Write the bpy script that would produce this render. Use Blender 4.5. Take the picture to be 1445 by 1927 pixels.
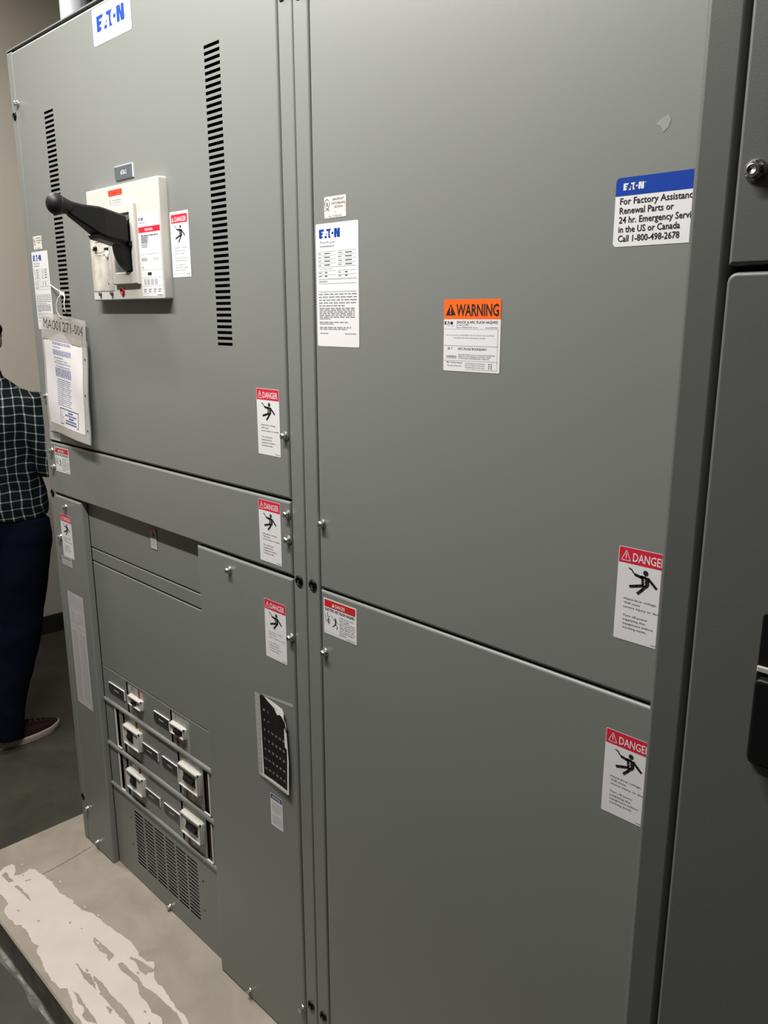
import bpy, bmesh, math, random
from mathutils import Vector, Matrix
random.seed(7)
R = math.radians
for o in list(bpy.data.objects):
    bpy.data.objects.remove(o, do_unlink=True)
SC = bpy.context.scene
COL = SC.collection

# ------------------------------------------------------------ camera
cam_d = bpy.data.cameras.new('camera')
cam_d.sensor_fit = 'HORIZONTAL'; cam_d.sensor_width = 36.0; cam_d.lens = 38.155
cam_d.clip_start = 0.02; cam_d.clip_end = 100
cam = bpy.data.objects.new('camera', cam_d); COL.objects.link(cam)
rx, ux, bx_ = (0.70441915, 0.70978248, -0.00157812), (-0.16662091, 0.16752231, 0.97168603), (0.68995009, -0.6842113, 0.23627053)
cam.matrix_world = Matrix(((rx[0], ux[0], bx_[0], 2.2815), (rx[1], ux[1], bx_[1], -0.9377), (rx[2], ux[2], bx_[2], 1.7363), (0, 0, 0, 1)))
SC.camera = cam

# ------------------------------------------------------------ world, exposure
SC.view_settings.view_transform = 'Standard'
SC.view_settings.look = 'None'
SC.view_settings.gamma = 1.0
SC.view_settings.use_curve_mapping = False
SC.view_settings.exposure = -0.04
w = bpy.data.worlds.new('world'); SC.world = w; w.use_nodes = True
w.node_tree.nodes['Background'].inputs[0].default_value = (0.9, 0.95, 1.0, 1)
w.node_tree.nodes['Background'].inputs[1].default_value = 0.0

# ------------------------------------------------------------ strip lights (the second one an added fill)
def strip(x, y, z, lx, power, col=(1.0, 0.975, 0.94), ly=0.06, rot=0.0):
    d = bpy.data.lights.new('strip_lamp', 'AREA'); d.shape = 'RECTANGLE'; d.size = lx; d.size_y = ly
    d.energy = power; d.color = col
    o = bpy.data.objects.new('strip_lamp', d); COL.objects.link(o)
    o.location = (x, y, z); o.rotation_euler = (0, 0, rot)
    return o
LIGHTS = [(0.86, -0.72, 2.95, 1.4, 72.0), (-0.95, -0.25, 3.40, 1.0, 42.0), (1.2, -2.2, 2.95, 1.2, 1.0)]  # second lamp is unseen, added to brighten the pad and left wall
for L in LIGHTS: strip(*L)

# ------------------------------------------------------------ materials
def mat(name, col, rough=0.5, metal=0.0, spec=0.5, noise=0.0, nscale=8.0, bump=0.0, bscale=200.0, alpha=1.0, coat=0.0):
    m = bpy.data.materials.new(name); m.use_nodes = True
    nt = m.node_tree; b = nt.nodes['Principled BSDF']
    b.inputs['Base Color'].default_value = (*col, 1); b.inputs['Roughness'].default_value = rough
    b.inputs['Metallic'].default_value = metal; b.inputs['Specular IOR Level'].default_value = spec
    b.inputs['Alpha'].default_value = alpha; b.inputs['Coat Weight'].default_value = coat
    if noise or bump:
        tc = nt.nodes.new('ShaderNodeTexCoord')
    if noise:
        n = nt.nodes.new('ShaderNodeTexNoise'); n.inputs['Scale'].default_value = nscale; n.inputs['Detail'].default_value = 6
        nt.links.new(tc.outputs['Object'], n.inputs['Vector'])
        r = nt.nodes.new('ShaderNodeValToRGB')
        r.color_ramp.elements[0].position = 0.3; r.color_ramp.elements[1].position = 0.7
        r.color_ramp.elements[0].color = (*[c*(1-noise) for c in col], 1); r.color_ramp.elements[1].color = (*[min(1, c*(1+noise)) for c in col], 1)
        nt.links.new(n.outputs['Fac'], r.inputs['Fac']); nt.links.new(r.outputs['Color'], b.inputs['Base Color'])
    if bump:
        n2 = nt.nodes.new('ShaderNodeTexNoise'); n2.inputs['Scale'].default_value = bscale; n2.inputs['Detail'].default_value = 3
        nt.links.new(tc.outputs['Object'], n2.inputs['Vector'])
        bp = nt.nodes.new('ShaderNodeBump'); bp.inputs['Strength'].default_value = bump; bp.inputs['Distance'].default_value = 0.001
        nt.links.new(n2.outputs['Fac'], bp.inputs['Height']); nt.links.new(bp.outputs['Normal'], b.inputs['Normal'])
    return m
M = {}
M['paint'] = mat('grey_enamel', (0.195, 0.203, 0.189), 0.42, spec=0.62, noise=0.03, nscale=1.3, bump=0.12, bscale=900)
M['paint_dim'] = mat('dimmed_grey_enamel', (0.108, 0.112, 0.103), 0.45, spec=0.5, noise=0.03, nscale=2, bump=0.12, bscale=900)  # switchboard enamel darkened: the cabinet's lack of sheen is put into the colour
M['white'] = mat('white_vinyl', (0.75, 0.74, 0.745), 0.5)
M['cream'] = mat('cream_vinyl', (0.72, 0.68, 0.62), 0.45)
M['red'] = mat('red_print', (0.66, 0.018, 0.045), 0.4)
M['dred'] = mat('dark_red_print', (0.56, 0.02, 0.015), 0.4)
M['orange'] = mat('orange_print', (0.95, 0.14, 0.012), 0.4)
M['orangered'] = mat('orange_red_print', (0.80, 0.05, 0.02), 0.45)
M['blue'] = mat('blue_print', (0.004, 0.045, 0.33), 0.5, spec=0.2)
M['navyp'] = mat('navy_print', (0.015, 0.045, 0.14), 0.4)
M['ink'] = mat('black_ink', (0.012, 0.012, 0.012), 0.5)
M['greyink'] = mat('grey_ink', (0.26, 0.26, 0.27), 0.5)
M['lightink'] = mat('light_grey_ink', (0.50, 0.50, 0.51), 0.5)
M['bluegrey'] = mat('blue_grey_ink', (0.33, 0.36, 0.52), 0.5)
M['inkblue'] = mat('faded_blue_ink', (0.07, 0.11, 0.30), 0.5)
M['chrome'] = mat('zinc_plated_steel', (0.55, 0.55, 0.53), 0.3, metal=1.0)
M['pvc'] = mat('off_white_moulding', (0.57, 0.55, 0.50), 0.42, noise=0.03, nscale=6)
M['pvcd'] = mat('dirty_off_white_moulding', (0.52, 0.49, 0.43), 0.5, noise=0.25, nscale=35)
M['black'] = mat('black_plastic', (0.006, 0.006, 0.0065), 0.42, spec=0.25)
M['grip'] = mat('black_rubber', (0.009, 0.009, 0.0095), 0.5, spec=0.3, bump=0.3, bscale=600)
M['slate'] = mat('slate_tag_plastic', (0.085, 0.10, 0.12), 0.4)
M['slate2'] = mat('dark_tag_plastic', (0.028, 0.032, 0.035), 0.4)
M['edge'] = mat('white_tag_core', (0.80, 0.79, 0.76), 0.4)
M['inner'] = mat('dull_grey_inside', (0.10, 0.115, 0.105), 0.6)
M['grime'] = mat('grey_label_plate', (0.34, 0.34, 0.30), 0.45, noise=0.45, nscale=60)
M['maroon'] = mat('maroon_insulator', (0.040, 0.012, 0.010), 0.5)
M['redbar'] = mat('dull_red_marker', (0.30, 0.03, 0.02), 0.5)
M['tie'] = mat('white_nylon', (0.80, 0.79, 0.76), 0.35)
M['film'] = mat('cloudy_clear_film', (0.50, 0.47, 0.44), 0.25, alpha=0.62, noise=0.08, nscale=25)
M['film2'] = mat('hazy_clear_film', (0.62, 0.60, 0.56), 0.3, alpha=0.55)
M['paper'] = mat('white_paper', (0.74, 0.70, 0.69), 0.7, noise=0.05, nscale=14)
M['greylabel'] = mat('grey_paper_label', (0.50, 0.47, 0.47), 0.6, noise=0.10, nscale=60)
M['gloss'] = mat('glossy_black_sheet', (0.010, 0.010, 0.010), 0.12)
M['dullwhite'] = mat('dull_white_print', (0.45, 0.44, 0.43), 0.5)
M['scuff'] = mat('pale_scuff', (0.27, 0.28, 0.26), 0.5)
M['wall'] = mat('beige_wall_paint', (0.60, 0.545, 0.46), 0.75, noise=0.02, nscale=3, bump=0.2, bscale=120)
M['ceil'] = mat('pale_deck', (0.55, 0.53, 0.50), 0.8)
M['wall2'] = mat('grey_plant_wall', (0.16, 0.155, 0.15), 0.8)
M['basebd'] = mat('black_vinyl_base', (0.022, 0.020, 0.019), 0.5)
M['galv'] = mat('galvanised_tube', (0.82, 0.83, 0.86), 0.35, metal=0.35)
M['dconduit'] = mat('dark_flexible_conduit', (0.05, 0.05, 0.055), 0.5)
M['skin'] = mat('skin', (0.36, 0.19, 0.12), 0.5, noise=0.06, nscale=40)
M['hair'] = mat('dark_hair', (0.010, 0.008, 0.007), 0.85, spec=0.1, bump=1.0, bscale=260)
M['jeans'] = mat('navy_denim', (0.0022, 0.0032, 0.009), 0.9, spec=0.08, bump=0.5, bscale=500, noise=0.2, nscale=6)
M['shoe'] = mat('brown_canvas', (0.022, 0.010, 0.008), 0.85, spec=0.15, bump=0.5, bscale=500)
M['sole'] = mat('cream_rubber', (0.42, 0.34, 0.29), 0.6)
M['lace'] = mat('dark_lace', (0.02, 0.012, 0.012), 0.7)
M['eye'] = mat('eye', (0.03, 0.02, 0.015), 0.2)
M['lampbody'] = mat('white_fixture', (0.75, 0.75, 0.74), 0.4)

def floor_mat():
    m = bpy.data.materials.new('dark_polished_concrete'); m.use_nodes = True; nt = m.node_tree; b = nt.nodes['Principled BSDF']
    b.inputs['Roughness'].default_value = 0.5
    tc = nt.nodes.new('ShaderNodeTexCoord'); n = nt.nodes.new('ShaderNodeTexNoise'); n.inputs['Scale'].default_value = 4; n.inputs['Detail'].default_value = 10; n.inputs['Roughness'].default_value = 0.7
    nt.links.new(tc.outputs['Object'], n.inputs['Vector'])
    r = nt.nodes.new('ShaderNodeValToRGB'); r.color_ramp.elements[0].position = 0.35; r.color_ramp.elements[1].position = 0.72
    r.color_ramp.elements[0].color = (0.026, 0.0245, 0.0165, 1); r.color_ramp.elements[1].color = (0.060, 0.055, 0.040, 1)
    nt.links.new(n.outputs['Fac'], r.inputs['Fac'])
    nt.links.new(r.outputs['Color'], b.inputs['Base Color'])
    return m
M['floor'] = floor_mat()
def pad_mat():
    m = bpy.data.materials.new('troweled_concrete'); m.use_nodes = True; nt = m.node_tree; b = nt.nodes['Principled BSDF']
    b.inputs['Roughness'].default_value = 0.7
    tc = nt.nodes.new('ShaderNodeTexCoord'); n = nt.nodes.new('ShaderNodeTexNoise'); n.inputs['Scale'].default_value = 7; n.inputs['Detail'].default_value = 8; n.inputs['Distortion'].default_value = 0.7
    nt.links.new(tc.outputs['Object'], n.inputs['Vector'])
    r = nt.nodes.new('ShaderNodeValToRGB'); r.color_ramp.elements[0].position = 0.3; r.color_ramp.elements[1].position = 0.75
    r.color_ramp.elements[0].color = (0.255, 0.222, 0.175, 1); r.color_ramp.elements[1].color = (0.355, 0.312, 0.250, 1)
    nt.links.new(n.outputs['Fac'], r.inputs['Fac']); nt.links.new(r.outputs['Color'], b.inputs['Base Color'])
    n2 = nt.nodes.new('ShaderNodeTexNoise'); n2.inputs['Scale'].default_value = 150; nt.links.new(tc.outputs['Object'], n2.inputs['Vector'])
    bp = nt.nodes.new('ShaderNodeBump'); bp.inputs['Strength'].default_value = 0.25; bp.inputs['Distance'].default_value = 0.001
    nt.links.new(n2.outputs['Fac'], bp.inputs['Height']); nt.links.new(bp.outputs['Normal'], b.inputs['Normal'])
    return m
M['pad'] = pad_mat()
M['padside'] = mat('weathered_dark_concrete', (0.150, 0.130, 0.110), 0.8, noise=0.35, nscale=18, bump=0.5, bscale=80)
M['padpaint'] = mat('peeling_pale_coating', (0.58, 0.512, 0.455), 0.6, noise=0.05, nscale=9, bump=0.3, bscale=90)
M['crack'] = mat('dark_crack', (0.175, 0.15, 0.118), 0.9, noise=0.5, nscale=120)
M['caulk'] = mat('pale_worn_streak', (0.20, 0.188, 0.17), 0.8, noise=0.6, nscale=30)
M['dust'] = mat('dusty_floor_edge', (0.10, 0.093, 0.080), 0.8, noise=0.6, nscale=14)

def plaid_mat():
    m = bpy.data.materials.new('dark_plaid_cotton'); m.use_nodes = True; nt = m.node_tree; b = nt.nodes['Principled BSDF']
    b.inputs['Roughness'].default_value = 0.9; b.inputs['Specular IOR Level'].default_value = 0.1
    tc = nt.nodes.new('ShaderNodeTexCoord'); sp = nt.nodes.new('ShaderNodeSeparateXYZ')
    nz = nt.nodes.new('ShaderNodeTexNoise'); nz.inputs['Scale'].default_value = 5
    nt.links.new(tc.outputs['Object'], nz.inputs['Vector'])
    mx = nt.nodes.new('ShaderNodeVectorMath'); mx.operation = 'MULTIPLY_ADD'; mx.inputs[1].default_value = (0.05, 0.05, 0.05)
    nt.links.new(nz.outputs['Color'], mx.inputs[0]); nt.links.new(tc.outputs['Object'], mx.inputs[2]); nt.links.new(mx.outputs[0], sp.inputs[0])
    def math_(op, a, b_=None, c=None):
        n = nt.nodes.new('ShaderNodeMath'); n.operation = op
        for i, v in enumerate((a, b_, c)):
            if v is None: continue
            if isinstance(v, (int, float)): n.inputs[i].default_value = v
            else: nt.links.new(v, n.inputs[i])
        return n.outputs[0]
    def lines(v, period, wid):
        f = math_('FRACT', math_('DIVIDE', v, period)); d = math_('ABSOLUTE', math_('SUBTRACT', f, 0.5))
        return math_('LESS_THAN', d, wid)
    ang = math_('ADD', math_('MULTIPLY', sp.outputs['X'], 0.918), math_('MULTIPLY', sp.outputs['Y'], 0.397))
    v1 = lines(ang, 0.036, 0.075); h1 = lines(sp.outputs['Z'], 0.033, 0.07)
    s = math_('ADD', math_('MULTIPLY', v1, 0.5), math_('MULTIPLY', h1, 0.42))
    both = math_('MULTIPLY', v1, h1)
    s = math_('ADD', s, math_('MULTIPLY', both, 0.4))
    r = nt.nodes.new('ShaderNodeValToRGB'); r.color_ramp.elements[0].color = (0.004, 0.008, 0.010, 1); r.color_ramp.elements[1].color = (0.50, 0.49, 0.46, 1)
    e = r.color_ramp.elements.new(0.5); e.color = (0.13, 0.14, 0.14, 1)
    nt.links.new(s, r.inputs['Fac']); nt.links.new(r.outputs['Color'], b.inputs['Base Color'])
    return m
M['plaid'] = plaid_mat()

# ------------------------------------------------------------ object helpers
def tag(o, label=None, cat=None, group=None, kind=None):
    if label: o['label'] = label
    if cat: o['category'] = cat
    if group: o['group'] = group
    if kind: o['kind'] = kind
    return o
def thing(name, label, cat, loc=(0, 0, 0), group=None):
    o = bpy.data.objects.new(name, None); COL.objects.link(o); o.location = loc; o.empty_display_size = 0.05
    tag(o, label, cat, group); bpy.context.view_layer.update()
    return o
class MB:
    def __init__(s): s.v = []; s.f = []; s.m = []; s.sm = []; s.mats = []
    def mi(s, name):
        if name not in s.mats: s.mats.append(name)
        return s.mats.index(name)
    def face(s, pts, m, smooth=False):
        i = len(s.v); s.v += [tuple(p) for p in pts]; s.f.append(tuple(range(i, i+len(pts)))); s.m.append(s.mi(m)); s.sm.append(smooth)
    def mesh(s, vs, fs, m, smooth=False):
        i = len(s.v); s.v += [tuple(p) for p in vs]
        k = s.mi(m)
        for f in fs: s.f.append(tuple(i+j for j in f)); s.m.append(k); s.sm.append(smooth)
    def box(s, x0, x1, y0, y1, z0, z1, m):
        v = [(x, y, z) for x in (x0, x1) for y in (y0, y1) for z in (z0, z1)]
        s.mesh(v, [(0, 1, 3, 2), (4, 6, 7, 5), (0, 4, 5, 1), (2, 3, 7, 6), (0, 2, 6, 4), (1, 5, 7, 3)], m)
    # a formed sheet pan facing -Y: rounded front edges, optional holes cut right through the front
    def pan(s, x0, x1, z0, z1, y0, y1, m, r=0.003, cr=0.0, holes=None, n=4, inner=None):
        prof = [(0.0, y1 - y0)] + [(r*(1-math.cos(a)), r*(1-math.sin(a))) for a in [i*(math.pi/2)/n for i in range(n+1)]]
        def loop(ins, d):
            L = []
            c = max(cr - ins, 0.0) if cr else 0.0
            X0, X1, Z0, Z1 = x0+ins, x1-ins, z0+ins, z1-ins
            if cr:
                for cx, cz, a0 in ((X1-c, Z1-c, 0), (X0+c, Z1-c, 90), (X0+c, Z0+c, 180), (X1-c, Z0+c, 270)):
                    for k in range(5):
                        a = R(a0 + 22.5*k); L.append((cx+c*math.cos(a), y0+d, cz+c*math.sin(a)))
            else: L = [(X1, y0+d, Z1), (X0, y0+d, Z1), (X0, y0+d, Z0), (X1, y0+d, Z0)]
            return L
        loops = [loop(a, b) for a, b in prof]
        k = len(loops[0]); vs = [p for L in loops for p in L]
        fs = []
        for i in range(len(loops)-1):
            for j in range(k): fs.append((i*k+j, i*k+(j+1) % k, (i+1)*k+(j+1) % k, (i+1)*k+j))
        if cr: s.mesh(vs, fs, m, True)
        else:
            for j in range(4):   # separate sides so mitred corners stay crisp
                vv = []
                for L in loops: vv += [L[j], L[(j+1) % 4]]
                s.mesh(vv, [(2*i, 2*i+1, 2*i+3, 2*i+2) for i in range(len(loops)-1)], m, True)
        L = loops[-1]
        if not holes: s.face(L, m); return
        X0, X1, Z0, Z1 = x0+r, x1-r, z0+r, z1-r
        # rows of holes: clusters [(xa, xb, [(za, zb), ...]), ...] sorted in x
        xs = sorted(set([X0, X1] + [h[0] for h in holes] + [h[1] for h in holes]))
        t = 0.0006
        for a, b in zip(xs[:-1], xs[1:]):
            hs = sorted([h for h in holes if h[0] <= a+1e-6 and h[1] >= b-1e-6], key=lambda h: h[2])
            z = Z0
            for (_, _, za, zb) in hs:
                s.face([(a, y0, z), (b, y0, z), (b, y0, za), (a, y0, za)], m); z = zb
            s.face([(a, y0, z), (b, y0, z), (b, y0, Z1), (a, y0, Z1)], m)
        for (a, b, za, zb) in holes:
            im = inner or m
            for p, q in (((a, za), (b, za)), ((b, za), (b, zb)), ((b, zb), (a, zb)), ((a, zb), (a, za))):
                s.face([(p[0], y0, p[1]), (q[0], y0, q[1]), (q[0], y0+t, q[1]), (p[0], y0+t, p[1])], im)
    def tube(s, pts, rad, m, n=12, caps=True, flat=None):
        pts = [Vector(p) for p in pts]; k = len(pts)
        if not hasattr(rad, '__len__'): rad = [rad]*k
        vs = []; up = None
        for i, p in enumerate(pts):
            d = (pts[min(i+1, k-1)] - pts[max(i-1, 0)]).normalized()
            if up is None: up = Vector((0, 0, 1)) if abs(d.z) < 0.9 else Vector((0, 1, 0))
            a = d.cross(up).normalized(); b = a.cross(d).normalized(); up = b
            ra = rad[i]; ra = (ra, ra) if not hasattr(ra, '__len__') else ra
            for j in range(n):
                t = 2*math.pi*j/n; vs.append(p + a*math.cos(t)*ra[0] + b*math.sin(t)*ra[1])
        fs = [(i*n+j, i*n+(j+1) % n, (i+1)*n+(j+1) % n, (i+1)*n+j) for i in range(k-1) for j in range(n)]
        if caps: fs += [tuple(reversed(range(n))), tuple(range((k-1)*n, k*n))]
        s.mesh(vs, fs, m, True)
    def loft(s, rings, m, n=28):   # rings: (cx, cy, z, ax, ay)
        vs = []
        for cx, cy, z, ax, ay in rings:
            for j in range(n):
                t = 2*math.pi*j/n; vs.append((cx+ax*math.cos(t), cy+ay*math.sin(t), z))
        k = len(rings)
        fs = [(i*n+j, i*n+(j+1) % n, (i+1)*n+(j+1) % n, (i+1)*n+j) for i in range(k-1) for j in range(n)]
        fs += [tuple(reversed(range(n))), tuple(range((k-1)*n, k*n))]
        s.mesh(vs, fs, m, True)
    def ball(s, c, r, m, nu=16, nv=10):
        r = (r, r, r) if not hasattr(r, '__len__') else r
        vs = [(c[0], c[1], c[2]+r[2])]
        for i in range(1, nv):
            a = math.pi*i/nv
            for j in range(nu):
                t = 2*math.pi*j/nu; vs.append((c[0]+r[0]*math.sin(a)*math.cos(t), c[1]+r[1]*math.sin(a)*math.sin(t), c[2]+r[2]*math.cos(a)))
        vs.append((c[0], c[1], c[2]-r[2]))
        fs = [(0, 1+j, 1+(j+1) % nu) for j in range(nu)]
        for i in range(nv-2):
            for j in range(nu): fs.append((1+i*nu+j, 1+(i+1)*nu+j, 1+(i+1)*nu+(j+1) % nu, 1+i*nu+(j+1) % nu))
        l = len(vs)-1; fs += [(l, 1+(nv-2)*nu+(j+1) % nu, 1+(nv-2)*nu+j) for j in range(nu)]
        s.mesh(vs, fs, m, True)
    def lathe_y(s, cx, cz, prof, m, n=20, sides=None):   # prof: (radius, y)
        n = sides or n; vs = []
        for r, y in prof:
            for j in range(n):
                t = 2*math.pi*(j+0.5)/n; vs.append((cx+r*math.cos(t), y, cz+r*math.sin(t)))
        k = len(prof)
        fs = [(i*n+j, (i+1)*n+j, (i+1)*n+(j+1) % n, i*n+(j+1) % n) for i in range(k-1) for j in range(n)]
        fs.append(tuple(range((k-1)*n, k*n)))
        s.mesh(vs, fs, m, sides is None)
    def build(s, name, parent=None, label=None, origin=None, fix=False):
        me = bpy.data.meshes.new(name)
        off = Vector(origin) if origin else Vector((0, 0, 0))
        me.from_pydata([tuple(Vector(p)-off) for p in s.v], [], s.f)
        for i, p in enumerate(me.polygons): p.material_index = s.m[i]; p.use_smooth = s.sm[i]
        for n in s.mats: me.materials.append(M[n])
        me.update()
        if fix:
            b = bmesh.new(); b.from_mesh(me); bmesh.ops.remove_doubles(b, verts=b.verts, dist=1e-6); bmesh.ops.recalc_face_normals(b, faces=b.faces); b.to_mesh(me); b.free()
        o = bpy.data.objects.new(name, me); COL.objects.link(o)
        if parent:
            o.parent = parent
            o.matrix_parent_inverse = parent.matrix_world.inverted()
        o.location = off
        if label: o['label'] = label
        bpy.context.view_layer.update()
        return o
def copy_tree(o, parent=None, loc=None):
    c = o.copy(); COL.objects.link(c)
    if parent: c.parent = parent
    for ch in list(o.children): copy_tree(ch, c)
    if loc is not None: c.location = loc
    return c
def part(fn, name, parent, label=None, origin=None, fix=False):
    b = MB(); fn(b); return b.build(name, parent, label, origin, fix)

# ------------------------------------------------------------ lettering
_txt = {}
def glyphs(s, bold=0.0):
    key = (s, bold)
    if key in _txt: return _txt[key]
    c = bpy.data.curves.new('t', 'FONT'); c.body = s; c.size = 1.0; c.resolution_u = 2; c.offset = bold; c.fill_mode = 'FRONT'
    o = bpy.data.objects.new('t', c); COL.objects.link(o)
    dg = bpy.context.evaluated_depsgraph_get(); me = o.evaluated_get(dg).to_mesh()
    vs = [(v.co.x, v.co.y) for v in me.vertices]; fs = [tuple(p.vertices) for p in me.polygons]
    o.evaluated_get(dg).to_mesh_clear(); bpy.data.objects.remove(o, do_unlink=True); bpy.data.curves.remove(c)
    if not vs: vs = [(0, 0)]
    x0 = min(v[0] for v in vs); x1 = max(v[0] for v in vs); 
    vs = [((x-x0)/max(x1-x0, 1e-6), y/0.73) for x, y in vs]   # cap height 1, baseline 0
    _txt[key] = (vs, fs); return _txt[key]

class Lab:
    """flat printed matter; u across, v down, both 0..1 over w x h"""
    def __init__(s, x, ztop, w, h, y=0.0, fn=None, t=0.0004):
        s.x, s.z, s.w, s.h, s.y, s.t = x, ztop, w, h, y, t; s.b = MB(); s.fn = fn
    def P(s, u, v, k=0):
        if s.fn: return s.fn(u, v, s.t + k*0.00016)
        return (s.x+u*s.w, s.y-s.t-k*0.00016, s.z-v*s.h)
    def poly(s, pts, m, k=1): s.b.face([s.P(u, v, k) for u, v in pts], m)
    def rect(s, u0, v0, u1, v1, m, k=1): s.poly([(u0, v0), (u1, v0), (u1, v1), (u0, v1)], m, k)
    def rrect(s, u0, v0, u1, v1, r, m, k=1, corners=(1, 1, 1, 1)):
        ru, rv = r/s.w, r/s.h; pts = []
        for i, (cu, cv, a0) in enumerate(((u1, v0, 0), (u0, v0, 90), (u0, v1, 180), (u1, v1, 270))):
            if not corners[i]: pts.append((cu, cv)); continue
            su = -1 if cu == u1 else 1; sv = 1 if cv == v0 else -1
            for j in range(5):
                a = R(a0+22.5*j); pts.append((cu+su*ru+ru*math.cos(a), cv+sv*rv-rv*math.sin(a)))
        s.poly(pts, m, k)
    def base(s, m='white', r=0.002):
        s.rrect(0, 0, 1, 1, r, m, 0)
        # paper edge
        for a, b in (((0.0, 0.0), (1, 0)), ((1, 0), (1, 1)), ((1, 1), (0, 1)), ((0, 1), (0, 0))):
            pass
    def text(s, t, u0, v1, u1, h, m='ink', k=2, bold=0.0):
        """baseline at v1, cap height h (fractions), spanning u0..u1"""
        vs, fs = glyphs(t, bold)
        s.b.mesh([s.P(u0+(u1-u0)*x, v1-h*y, k) for x, y in vs], fs, m)
    def line(s, pts, wid, m='ink', k=2, closed=False):
        P = [(u*s.w, v*s.h) for u, v in pts]
        if closed: P = P + [P[0]]
        for (a, b), (c, d) in zip(P[:-1], P[1:]):
            L = math.hypot(c-a, d-b) or 1e-9; nx, ny = -(d-b)/L*wid/2, (c-a)/L*wid/2
            ex, ey = (c-a)/L*wid*0.3, (d-b)/L*wid*0.3
            q = [(a+nx-ex, b+ny-ey), (c+nx+ex, d+ny+ey), (c-nx+ex, d-ny+ey), (a-nx-ex, b-ny-ey)]
            s.poly([(x/s.w, y/s.h) for x, y in q], m, k)
    def disc(s, u, v, r, m='ink', k=2, n=14):
        s.poly([(u+r/s.w*math.cos(2*math.pi*j/n), v+r/s.h*math.sin(2*math.pi*j/n)) for j in range(n)], m, k)
    def greek(s, u0, u1, v, h, m='greyink', k=2, fill=0.8):
        """a printed line too small to read: word-shaped dashes"""
        u = u0; ww = (u1-u0)
        while u < u1 - 0.02*ww:
            L = random.uniform(0.06, 0.17)*ww; e = min(u+L, u1); s.rect(u, v-h/2, e, v+h/2, m, k); u = e + 0.028*ww
    def logo(s, u0, v0, u1, v1, m, k=2):
        def q(p): return [(u0+(u1-u0)*x, v1-(v1-v0)*y) for x, y in p]
        for p in ([(0, 0), (0, 1), (.255, 1), (.215, .76), (.105, .76), (.105, .62), (.195, .62), (.16, .39), (.105, .39), (.105, .24), (.18, .24), (.145, 0)],
                  [(.255, 0), (.375, 0), (.375, .22), (.29, .22)], [(.325, .36), (.375, .36), (.375, .60)],
                  [(.355, 1), (.375, .76), (.455, .76), (.455, 0), (.575, 0), (.53, .2), (.515, .5), (.53, .8), (.585, 1)],
                  [(.735, 0), (.735, 1), (.865, 1), (.90, .45), (.90, 1), (1, 1), (1, 0), (.875, 0), (.835, .58), (.835, 0)]):
            s.poly(q(p), m, k)
        n = 14; s.poly(q([(.655+.048*math.cos(2*math.pi*j/n), .5+.14*math.sin(2*math.pi*j/n)) for j in range(n)]), m, k)
    def build(s, name, parent, label=None): return s.b.build(name, parent, label)

def figure(L, ox=0.0, oy=0.0, sx=1.0, sy=1.0, wid=0.0035):
    def q(pts): return [(ox+u*sx, oy+v*sy) for u, v in pts]
    L.disc(*q([(.56, .232)])[0], wid*1.0, 'ink', 3)
    L.line(q([(.23, .215), (.29, .228), (.31, .25), (.36, .27)]), wid*.45, 'ink', 3)
    L.line(q([(.36, .27), (.47, .282), (.56, .280)]), wid, 'ink', 3)
    L.poly(q([(.48, .262), (.63, .276), (.64, .35), (.60, .385), (.50, .375), (.49, .34)]), 'ink', 3)
    L.line(q([(.62, .285), (.70, .325), (.78, .365)]), wid, 'ink', 3)
    L.line(q([(.53, .365), (.40, .385), (.27, .405)]), wid, 'ink', 3)
    L.line(q([(.57, .37), (.51, .415), (.43, .46)]), wid, 'ink', 3)
    L.line(q([(.54, .295), (.565, .315), (.53, .325), (.57, .345), (.545, .36)]), wid*.22, 'white', 4)

def danger(x, zt, parent, name='danger_label', label='red and white danger label with falling figure', y=0.0, w=0.0705, h=0.1275, clipw=None, faded=False, far=False):
    L = Lab(x, zt, w, h, y); L.base('white', 0.0015)
    L.rrect(0.012, 0.006, 0.988, 0.168, 0.0012, 'red', 1, (1, 1, 0, 0))
    L.line([(.065, .142), (.155, .035), (.245, .142)], 0.0009, 'white', 2, True)
    L.line([(.155, .07), (.155, .118)], 0.0012, 'white', 2); 
    L.text('DANGER', .29, .138, .935, .092, 'white', 2, 0.012)
    figure(L)
    ink = 'greyink' if faded else 'ink'
    rows = [('Hazardous voltage.', .165, .82, .553), ('Will cause', .165, .50, .597), ('severe injury or death.', .165, .95, .641),
            ('Turn off power', .165, .66, .735), ('supplying this', .165, .62, .779), ('equipment before', .165, .78, .823), ('working inside.', .165, .66, .867)]
    for t, a, b, v in rows: L.text(t, a, v, b, .0225, ink, 2)
    L.greek(.76, .98, .972, .009, 'greyink')
    return L.build(name, parent, label)

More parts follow.
